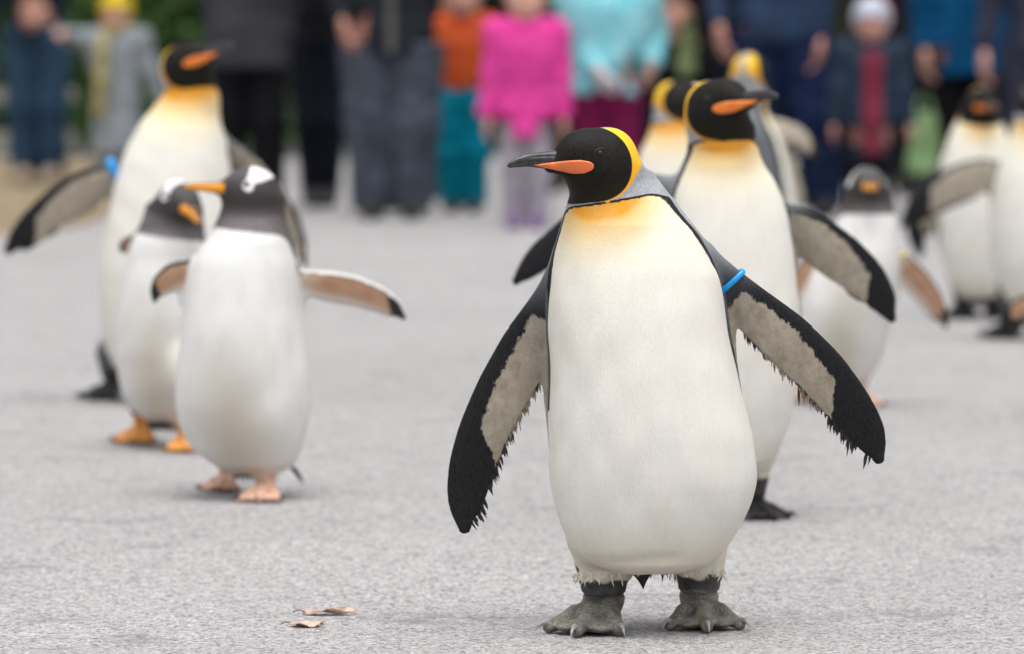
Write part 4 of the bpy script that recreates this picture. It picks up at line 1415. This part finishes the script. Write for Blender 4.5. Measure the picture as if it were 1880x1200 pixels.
            d = np.maximum(d, cut)
            for i in (0, 1):
                dd = wrist[i] - elbow[i]; dd /= np.linalg.norm(dd)
                a = (P - wrist[i]) @ dd
                near = np.linalg.norm(P - wrist[i], axis=1) < 0.16
                d = np.where(near, np.maximum(d, a - 0.004), d)
            return np.maximum(d, P[:, 2] - (zn + 0.012) * h)
        lo2 = lo.copy(); hi2 = hi.copy(); lo2[2] = min(zhem, min(w_[2] for w_ in wrist), min(e_[2] for e_ in elbow)) - 0.1; hi2[2] = (zn + .04) * h
        V, Q = surface(jkf, lo2, hi2, res * 1.1, 8, 1)
        jk = mesh_obj('jacket', V, Q, jacket, root)
        if stripe is not None or True:
            # front closure: a thin raised strip that follows the jacket front
            sw_, sm = stripe if stripe is not None else (0.008, None)
            if sm is not None:
                Vs = []; Fs = []
                zz = np.linspace(zhem + 0.01, zs * h, 40)
                for k_, z_ in enumerate(zz):
                    row = []
                    for x_ in (-sw_, -sw_ * 0.35, sw_ * 0.35, sw_):
                        ys_ = np.linspace(-0.36 * h / 1.7 - .05, 0.0, 70)
                        pp = np.stack([np.full(70, x_), ys_, np.full(70, z_)], 1)
                        dd = jkf(pp)
                        i_ = int(np.argmax(dd < 0)) if (dd < 0).any() else 69
                        row.append(np.array([x_, ys_[i_] - 0.005, z_]))
                    Vs += row
                    if k_:
                        for q_ in range(3):
                            a_ = (k_ - 1) * 4 + q_
                            Fs.append((a_, a_ + 1, a_ + 5, a_ + 4))
                so = mesh_obj('zip_strip', Vs, Fs, sm, jk)
                md = so.modifiers.new('thickness', 'SOLIDIFY'); md.thickness = 0.012
    # mittens
    if mitten is not None:
        for i in mitten[1]:
            def mf(P): return handf(P, i) - 0.014
            c_ = wrist[i]
            V, Q = surface(mf, c_ - 0.22, c_ + 0.22, res, 8, 1)
            mesh_obj('mitten', V, Q, mitten[0], root)
    # shoes
    for i in (0, 1):
        a = ank[i]

        def shf(P):
            d = chain(P, [np.array([a[0], a[1] + 0.022 * h, 0.030 * h]), np.array([a[0], a[1] - 0.045 * h, 0.026 * h]), np.array([a[0] * 1.0, a[1] - 0.098 * h, 0.019 * h])], [0.030 * h, 0.029 * h, 0.021 * h], 0.02 * h)
            d = smin(d, cone(P, np.array([a[0], a[1] + 0.005 * h, 0.03 * h]), a + up * 0.03 * h, 0.030 * h, 0.029 * h), 0.02 * h)
            return np.maximum(np.maximum(d, 0.001 - P[:, 2]), P[:, 2] - 0.085 * h)
        V, Q = surface(shf, np.array([a[0] - .09 * h, a[1] - .16 * h, -.01]), np.array([a[0] + .09 * h, a[1] + .1 * h, .12 * h]), 0.010, 8, 1)
        so = mesh_obj('shoe', V, Q, shoe or M_SHOE, root)
    # hair or hat
    hm = hair or M_HAIR
    def hairf(P):
        d = ell(P, hc + np.array([0, 0.10 * r, 0.10 * r]), (r * 0.90, r * 1.0, r * 1.12)) + 0.04 * r * vnoise(P, 60 / r * 0.1, 4)
        cut = np.maximum(-(P[:, 1] - hc[1] + 0.52 * r + 0.9 * (P[:, 2] - hc[2] - 0.55 * r)), 0.0 * P[:, 1] - 1)
        return np.maximum(np.maximum(d, cut), hc[2] - 0.75 * r - P[:, 2])
    V, Q = surface(hairf, hc - 1.6 * r, hc + 1.6 * r, 0.009, 8, 1)
    if len(Q): mesh_obj('hair', V, Q, hm, root)
    if hat is not None:
        def hatf(P):
            d = ell(P, hc + np.array([0, 0.05 * r, 0.20 * r]), (r * 0.98, r * 1.12, r * 1.18)) + 0.02 * r * np.sin(np.arctan2(P[:, 0] - hc[0], P[:, 1] - hc[1]) * 30)
            d = np.maximum(d, hc[2] + 0.25 * r + 0.55 * np.minimum(hc[1] - P[:, 1], 0.4 * r) * -0 - P[:, 2] + np.where(P[:, 1] > hc[1] - 0.3 * r, -0.6 * r, 0.0) * 1.0)
            return d
        V, Q = surface(hatf, hc - 1.7 * r, hc + 1.8 * r, 0.009, 8, 1)
        mesh_obj('knit_hat', V, Q, hat, root)
    if scarf is not None:
        Vs = []; Fs = []
        pts = [np.array([-0.6 * r, -0.9 * r, zn * h]), np.array([-0.75 * r, -1.35 * r, (zn - 0.10) * h]), np.array([-0.8 * r, -1.45 * r, (zn - 0.26) * h]), np.array([-0.95 * r, -1.45 * r, (zn - 0.42) * h])]

        def scf(P):
            d = chain(P, pts, [0.028, 0.030, 0.032, 0.034], 0.03)
            th = np.linalg.norm(P[:, :2] - np.array([0, 0.0]), axis=1)
            ring = np.sqrt((th - 0.075 * h * 0.8) ** 2 + (P[:, 2] - zn * h) ** 2) - 0.028
            return smin(d, ring, 0.02)
        V, Q = surface(scf, lo, hi, 0.012, 8, 1)
        mesh_obj('scarf', V, Q, scarf, root)
    return root, L, wrist


M_SHOE = simple('black_leather', (0.02, 0.02, 0.021), None, 30, 0.5, 0.4)
M_BOOT_P = simple('purple_boot', (0.22, 0.14, 0.30), None, 30, 0.6, 0.3)
M_BOOT_T = simple('tan_boot', (0.34, 0.27, 0.21), None, 30, 0.7, 0.3)
M_HAIR = simple('brown_hair', (0.06, 0.035, 0.02), (0.03, 0.018, 0.01), 80, 0.5, 0.4)
M_BLOND = simple('blond_hair', (0.42, 0.30, 0.14), None, 80, 0.5, 0.4)
PG = 'people watching along the path'

person('adult in dark blue jeans and navy jacket holding the hand of a small child', PG, 70, 338, 1.74, jacket=cloth('navy_jacket', (0.018, 0.026, 0.05)), hem=0.86,
       trousers=cloth('blue_jeans', (0.035, 0.075, 0.135)), shoe=M_BOOT_T, hands=[None, (82, 22, -0.08)], stance=0.045)
person('toddler in grey snowsuit with yellow hat and scarf reaching up to the jeans-wearing adult', PG, 215, 345, 1.11, child=True, jacket=cloth('grey_wool', (0.30, 0.33, 0.36), (0.22, 0.245, 0.27)), hem=0.20,
       trousers=cloth('grey_wool', (0.30, 0.33, 0.36)), shoe=M_SHOE, hat=cloth('yellow_knit', (0.72, 0.52, 0.03), (0.55, 0.38, 0.02)), hair=M_BLOND,
       hands=[(112, 62, -0.05), (300, 200, -0.02)], jw=1.12, coat_flare=0.25, scarf=cloth('ochre_scarf', (0.42, 0.36, 0.17), (0.34, 0.28, 0.12)))
person('adult in long charcoal coat and black trousers behind the tall king penguin', PG, 455, 392, 1.78, jacket=cloth('charcoal_coat', (0.058, 0.058, 0.068), (0.036, 0.036, 0.043)), hem=0.73,
       trousers=cloth('black_trousers', (0.010, 0.011, 0.014)), jw=1.22, stance=0.06, hands=[(400, 60, 0.16), (520, 60, 0.16)])
person('slim person in black standing between the charcoal coat and the grey trousers', PG, 588, 380, 1.7, jacket=cloth('black_jacket', (0.012, 0.013, 0.018)), hem=0.86, trousers=cloth('black_navy_trousers', (0.009, 0.011, 0.019)),
       wide=0.82, stance=0.022, hands=[(575, 70, 0.16), (600, 70, 0.16)])
person('adult in black zipped jacket and wide grey trousers', PG, 720, 402, 1.78, jacket=cloth('black_shell_jacket', (0.022, 0.026, 0.033), (0.014, 0.016, 0.022)), hem=0.80, trousers=cloth('grey_trousers', (0.085, 0.10, 0.13), (0.045, 0.052, 0.07)),
       wide=1.12, tw=1.42, stance=0.054, hands=[(630, 40, -0.05), (775, 60, 0.17)], jw=1.08, stripe=(0.022, cloth('grey_zip', (0.15, 0.145, 0.14))), skin=SKIN2)
person('child in orange jacket and teal trousers', PG, 850, 390, 1.22, child=True, jacket=cloth('orange_jacket', (0.66, 0.115, 0.030), (0.42, 0.06, 0.018)), hem=0.62, trousers=cloth('teal_trousers', (0.0, 0.20, 0.30), (0.0, 0.13, 0.19)),
       wide=0.95, tw=1.35, stance=0.045)
person('child in dark green trousers and red-brown jacket behind the orange jacket', PG, 815, 365, 1.25, child=True, jacket=cloth('rust_jacket', (0.40, 0.085, 0.03)), hem=0.65, trousers=cloth('dark_green_trousers', (0.022, 0.045, 0.045)), wide=0.9, stance=0.03, hands=[(800, 120, 0), (845, 120, 0.02)])
person('child in long pink quilted jacket with purple boots', PG, 965, 420, 1.20, child=True, jacket=cloth('pink_quilt', (0.78, 0.075, 0.36), (0.62, 0.04, 0.26)), hem=0.43, trousers=cloth('pale_leggings', (0.40, 0.38, 0.42), (0.30, 0.27, 0.33)), shoe=M_BOOT_P, puffy=0.6,
       jw=1.10, coat_flare=0.42, hair=M_BLOND, wide=0.82, tw=1.2, stance=0.045)
person('child in light turquoise jacket with magenta trousers and white mittens', PG, 1115, 408, 1.42, child=True, jacket=cloth('turquoise_jacket', (0.34, 0.70, 0.76), (0.10, 0.48, 0.58), scale=6), hem=0.61, trousers=cloth('magenta_trousers', (0.20, 0.012, 0.075)), puffy=0.5,
       jw=1.12, hands=[(1098, 132, -0.16), (1195, 120, -0.02)], mitten=(cloth('white_mitten', (0.72, 0.70, 0.74)), [0]))
pe9, L9p, w9 = person('person in dark brown clothes beside the turquoise jacket', PG, 1235, 392, 1.62, jacket=cloth('dark_brown_jacket', (0.035, 0.028, 0.028)), hem=0.72, trousers=cloth('black_trousers', (0.010, 0.011, 0.014)), hands=[(1215, 90, 0.16), (1262, 30, -0.08)])
person('adult in taupe coat standing behind the turquoise jacket', PG, 1205, 350, 1.7, jacket=cloth('taupe_coat', (0.20, 0.17, 0.15)), hem=0.92, trousers=cloth('black_trousers', (0.010, 0.011, 0.014)), hands=[(1185, 70, .16), (1230, 70, 0.16)])
person('adult in navy jacket and navy trousers with both hands hanging open', PG, 1425, 398, 1.84, jacket=cloth('navy_shell', (0.030, 0.055, 0.11), (0.018, 0.032, 0.065)), hem=0.86, trousers=cloth('navy_trousers', (0.016, 0.030, 0.085), (0.009, 0.016, 0.045)),
       wide=1.12, tw=1.3, jw=1.12, hands=[(1320, 48, -0.08), (1505, 82, -0.06)], legs_px=[(1385, 398), (1512, 398)], skin=SKIN2)
person('child in navy jacket with red front strip and white hat', PG, 1598, 404, 1.07, child=True, jacket=cloth('navy_child_jacket', (0.026, 0.045, 0.075), (0.018, 0.028, 0.045)), hem=0.31, trousers=cloth('black_trousers', (0.010, 0.011, 0.014)), hat=cloth('white_knit', (0.60, 0.62, 0.72)),
       stripe=(0.048, cloth('red_strip', (0.26, 0.035, 0.06))), jw=1.08, skin=SKIN2)
pe12, L12, w12 = person('adult in bright blue puffer jacket and black trousers', PG, 1768, 384, 1.72, jacket=cloth('blue_puffer', (0.006, 0.10, 0.25), (0.003, 0.06, 0.16)), hem=0.69, trousers=cloth('black_trousers', (0.010, 0.011, 0.014)), puffy=0.9, jw=1.1,
       hands=[(1697, 148, -0.06), (1820, 130, 0.17)])
person('adult in red jacket standing behind the child with the white hat', PG, 1645, 345, 1.72, jacket=cloth('red_jacket', (0.40, 0.03, 0.05)), hem=0.96, trousers=cloth('black_navy_trousers', (0.009, 0.011, 0.019)), hands=[(1625, 80, 0.16), (1670, 80, 0.16)])
person('person in dark slate clothes beside the bright blue puffer jacket', PG, 1908, 392, 1.7, jacket=cloth('slate_jacket', (0.05, 0.055, 0.085)), hem=0.78, trousers=cloth('slate_trousers', (0.045, 0.047, 0.075)))
for lb, x, y, hh, jc, tc in (
        ('adult in black coat half hidden behind the navy-clad adult', 1330, 362, 1.72, 'black_jacket', 'black_trousers'),
        ('adult in dark olive parka between the navy-clad adult and the white-hatted child', 1545, 358, 1.70, 'olive_parka', 'black_navy_trousers'),
        ('person in black with dark hair behind the pale green bag', 1700, 362, 1.66, 'black_shell_jacket', 'black_trousers'),
        ('person in dark plum coat behind the bright blue puffer jacket', 1835, 356, 1.68, 'plum_coat', 'black_navy_trousers'),
        ('person in dark grey coat behind the pink and turquoise jackets', 1045, 352, 1.70, 'charcoal_coat', 'black_trousers'),
        ('person in black parka behind the grey trousers and orange jacket', 782, 356, 1.72, 'black_jacket', 'dark_green_trousers')):
    cloth('olive_parka', (0.035, 0.036, 0.026)); cloth('plum_coat', (0.045, 0.022, 0.034))
    person(lb, PG, x, y, hh, jacket=CLOTH[jc], hem=0.66, trousers=CLOTH[tc], tw=1.35, jw=1.1, res=0.018, hands=[(x - 22, 108, 0.17), (x + 22, 108, 0.17)])
print('people', time.time() - T0)


# bags carried by two of the people
def bag(name, label, px, py, Y, w, hgt, mat, group=None):
    p = on_plane(px, py, Y)
    root = empty(name, p - np.array([0, 0, hgt]))
    tag(root, label, 'bag', group)

    def bf(P):
        z = P[:, 2] / hgt
        a = w * (0.52 - 0.12 * z) ; b = 0.05 * (1.15 - 0.6 * z)
        d = (np.sqrt((P[:, 0] / a) ** 2 + (P[:, 1] / b) ** 2) - 1) * b + 0.006 * vnoise(P, 40, 8)
        return np.maximum(np.maximum(d, -P[:, 2]), P[:, 2] - hgt * 0.92)
    V, Q = surface(bf, (-w, -0.1, -0.02), (w, 0.1, hgt), 0.012)
    mesh_obj('pouch', V, Q, mat, root)
    for sg in (-1, 1):
        V = []; F = []
        for i in range(9):
            t = i / 8
            c = np.array([sg * w * 0.22 * cos(t * pi * 0.5), 0.0, hgt * 0.9 + 0.10 * sin(t * pi * 0.5)])
            for j in range(6):
                a = 2 * pi * j / 6
                V.append(c + np.array([cos(a) * 0.008, sin(a) * 0.008, 0]))
        for i in range(8):
            for j in range(6):
                F.append((i * 6 + j, i * 6 + (j + 1) % 6, (i + 1) * 6 + (j + 1) % 6, (i + 1) * 6 + j))
        mesh_obj('handle', V, F, mat, root)
    return root


Y12 = pe12.location.y
bag('carrier_bag', 'pale green cloth bag hanging from the hand of the blue puffer jacket', 1697, 196, Y12 - 0.10, 0.17, 0.35, cloth('green_bag', (0.30, 0.44, 0.22), (0.20, 0.33, 0.15)))
bag('carrier_bag', 'olive cloth bag beside the person in dark brown', 1262, 50, pe9.location.y - 0.22, 0.10, 0.24, cloth('olive_bag', (0.22, 0.27, 0.13), (0.16, 0.2, 0.09)))

# ================================================================== HEDGE, FENCE, VERGE
def leaf_mat(name, a, b):
    t = NT(name)
    c = t.mix(t.rng(t.noise(1.4, 4, 0.6), 0.35, 0.65), a, b)
    c = t.mix(t.rng(t.noise(22, 2, 0.6), 0.35, 0.7, 0, 0.5), c, tuple(x * 1.7 for x in b))
    t.set('Base Color', c); t.set('Roughness', 0.55); t.set('Specular IOR Level', 0.3)
    return t.m


def hedge(label, x0, x1, Y, hgt, dep, n, mat, seed):
    r = np.random.default_rng(seed)
    root = empty('hedge', ((x0 + x1) / 2, Y, 0))
    tag(root, label, 'hedge', 'hedges behind the onlookers')
    w = (x1 - x0) / 2
    # leaves spread through a lumpy volume
    P = np.stack([r.uniform(-w, w, n), r.uniform(-dep / 2, dep / 2, n), r.uniform(0.05, hgt, n)], 1)
    lump = vnoise(P * np.array([1, 0, 1]), 5.0, seed) * 0.22 + vnoise(P, 13, seed + 1) * 0.10
    P[:, 1] = np.where(r.random(n) < 0.75, -dep / 2 - lump + r.normal(0, 0.07, n), P[:, 1])
    P[:, 2] = np.minimum(P[:, 2], hgt + 0.18 * np.sin(P[:, 0] * 4) + r.normal(0, 0.08, n))
    sz = r.uniform(0.025, 0.06, n)
    d1 = r.normal(size=(n, 3)); d1 /= np.linalg.norm(d1, axis=1)[:, None]
    d2 = np.cross(d1, r.normal(size=(n, 3))); d2 /= np.linalg.norm(d2, axis=1)[:, None]
    a = P - d1 * sz[:, None]; b = P + d2 * sz[:, None] * 0.5; c = P + d1 * sz[:, None]; d = P - d2 * sz[:, None] * 0.5
    V = np.stack([a, b, c, d], 1).reshape(-1, 3)
    V[:, 2] = np.maximum(V[:, 2], 0.005)
    F = np.arange(4 * n).reshape(-1, 4)
    tag(mesh_obj('foliage', V, F, mat, root, smooth=False), kind='stuff')
    # woody inner mass and stems
    def core(Q):
        q = np.maximum(np.abs(Q - np.array([0, 0, hgt / 2 - .05])) - np.array([w - 0.2, dep / 2 - 0.2, hgt / 2 - 0.3]), 0)
        return np.linalg.norm(q, axis=1) - 0.14 + 0.05 * vnoise(Q, 8, seed)
    V, Q = surface(core, (-w - .1, -dep / 2 - .1, -0.05), (w + .1, dep / 2 + .1, hgt + .2), 0.07, 4, 1)
    mesh_obj('branch_mass', V, Q, M_TWIG, root)
    for i in range(int(2 * w / 0.5)):
        x = -w + 0.25 + i * 0.5 + r.uniform(-.1, .1)
        V = []; Fs = []
        for k, z in enumerate((0.0, 0.3, 0.7)):
            for j in range(7):
                a = 2 * pi * j / 7
                V.append((x + 0.03 * k * sin(i) + cos(a) * (0.03 - 0.006 * k), -dep / 2 + 0.16 + sin(a) * (0.03 - .006 * k), z))
        for k in range(2):
            for j in range(7):
                Fs.append((k * 7 + j, k * 7 + (j + 1) % 7, (k + 1) * 7 + (j + 1) % 7, (k + 1) * 7 + j))
        mesh_obj('stem', V, Fs, M_TWIG, root)


M_TWIG = simple('dark_twigs', (0.035, 0.028, 0.02), (0.015, 0.013, 0.010), 20, 0.8, 0.2)
M_L1 = leaf_mat('laurel_leaves', (0.035, 0.080, 0.022), (0.095, 0.19, 0.055))
M_L2 = leaf_mat('yew_leaves', (0.007, 0.014, 0.007), (0.016, 0.032, 0.014))
YH_ = ground(500, 285)[1]
hedge('bright green leafy hedge behind the grey toddler and the charcoal coat', -4.4, -0.95, YH_, 2.3, 0.9, 26000, M_L1, 3)
hedge('bright green leafy hedge behind the wooden rail fence', -8.4, -4.4, YH_ + 0.15, 2.2, 0.9, 16000, M_L1, 6)
hedge('dark evergreen hedge past the slate-clad person', 5.4, 9.0, YH_ + 0.2, 2.5, 0.9, 14000, M_L2, 8)
hedge('dark evergreen hedge behind the navy-clad adult', -0.95, 2.2, YH_ + 0.25, 2.6, 0.9, 20000, M_L2, 4)
hedge('dark evergreen hedge behind the blue puffer jacket', 2.2, 5.4, YH_ + 0.1, 2.6, 0.9, 20000, M_L2, 5)

# low rail fence at the left
M_RAIL = simple('weathered_grey_wood', (0.36, 0.34, 0.31), (0.22, 0.2, 0.18), 25, 0.8, 0.2, 0.4, 0.01)
M_POST = simple('brown_wood_post', (0.12, 0.08, 0.055), (0.07, 0.05, 0.035), 25, 0.8, 0.2, 0.4, 0.01)
gf = ground(10, 330)
root = empty('rail_fence', gf)
tag(root, 'low wooden rail fence behind the adult in jeans', 'fence')


def box(name, c, sx, sy, sz, mat, parent, bev=0.008):
    x, y, z = sx / 2, sy / 2, sz / 2
    V = []
    for dz in (-z, z):
        for dx, dy in ((-x + bev, -y), (x - bev, -y), (x, -y + bev), (x, y - bev), (x - bev, y), (-x + bev, y), (-x, y - bev), (-x, -y + bev)):
            V.append((c[0] + dx, c[1] + dy, c[2] + dz))
    F = [(i, (i + 1) % 8, 8 + (i + 1) % 8, 8 + i) for i in range(8)] + [tuple(range(7, -1, -1)), tuple(range(8, 16))]
    return mesh_obj(name, V, F, mat, parent, smooth=False)


for dx in (-1.5, -0.55, 0.28):
    box('post', (dx, 0.35, 0.34), 0.10, 0.10, 0.68, M_POST, root)
for zz in (0.50, 0.24):
    box('rail', (-0.65, 0.27, zz), 2.1, 0.05, 0.085, M_RAIL, root)


def verge():
    t = NT('verge_soil')
    c = t.mix(t.rng(t.noise(6, 5, 0.65), 0.35, 0.65), (0.12, 0.085, 0.05), (0.34, 0.26, 0.155))
    c = t.mix(t.rng(t.noise(3.2, 4, 0.6), 0.55, 0.7), c, (0.10, 0.13, 0.05))
    t.set('Base Color', c); t.set('Roughness', 0.9)
    t.bump(t.noise(20, 5, 0.7), 0.6, 0.03)
    return t.m


g1 = [ground(x, y) for x, y in ((-700, 452), (-200, 446), (-40, 441), (60, 430), (130, 420), (190, 404), (222, 380), (240, 350), (250, 320), (255, 295))]
V = [(p[0], p[1], 0.004) for p in g1] + [(g1[0][0], g1[-1][1], 0.004)]
V2 = []
mesh_obj('verge', V, [tuple(range(len(V)))], verge(), smooth=False)
tag(bpy.data.objects['verge'], kind='structure')

# ================================================================== FALLEN LEAVES
def dry_leaf(label, px, py, length, width, ang, curl, mat, seed):
    p = ground(px, py)
    root = empty('dry_leaf', p, ang)
    tag(root, label, 'leaf', 'dry leaves on the asphalt')
    r = random.Random(seed)
    n, m = 14, 7
    V = []; F = []
    for i in range(n):
        t = i / (n - 1)
        w = width * (math.sin(pi * t ** 0.8) ** 0.8) + 0.0006
        for j in range(m):
            s_ = (j / (m - 1) - 0.5) * 2
            jag = 1 + 0.18 * math.sin(t * 37 + seed) * abs(s_)
            z = 0.003 + curl * (s_ * s_) * (0.5 + 0.5 * math.sin(t * 5 + seed)) + curl * 0.7 * t * t + 0.003 * math.sin(t * 9 + s_ * 2 + seed)
            V.append(((t - 0.5) * length, s_ * w * 0.5 * jag, max(z, 0.0015)))
    for i in range(n - 1):
        for j in range(m - 1):
            a = i * m + j
            F.append((a, a + 1, a + m + 1, a + m))
    o = mesh_obj('blade', V, F, mat, root)
    md = o.modifiers.new('thickness', 'SOLIDIFY'); md.thickness = 0.0008
    V = []; F = []
    for i in range(8):
        t = i / 7
        c = (-length / 2 + 0.006 - 0.022 * t, 0.002 * sin(t * 3), 0.004 + 0.004 * math.sin(t * 3))
        for j in range(6):
            a = 2 * pi * j / 6
            V.append((c[0], c[1] + cos(a) * 0.0011, c[2] + sin(a) * 0.0011))
    for i in range(7):
        for j in range(6):
            F.append((i * 6 + j, i * 6 + (j + 1) % 6, (i + 1) * 6 + (j + 1) % 6, (i + 1) * 6 + j))
    mesh_obj('stalk', V, F, M_STALK, root)
    return root


M_STALK = simple('brown_stalk', (0.20, 0.085, 0.05), None, 80, 0.7, 0.2)
M_DRY1 = simple('pale_dry_leaf', (0.60, 0.45, 0.37), (0.50, 0.35, 0.28), 60, 0.7, 0.2)
M_DRY2 = simple('brown_dry_leaf', (0.62, 0.47, 0.38), (0.24, 0.11, 0.06), 55, 0.7, 0.2)
dry_leaf('pale pinkish dry leaf lying flat on the asphalt', 563, 1149, 0.058, 0.052, rad(8), 0.003, M_DRY1, 1)
dry_leaf('curled brown and beige dry leaf with raised torn edges', 605, 1128, 0.095, 0.034, rad(-4), 0.006, M_DRY2, 5)

print('built in', time.time() - T0)
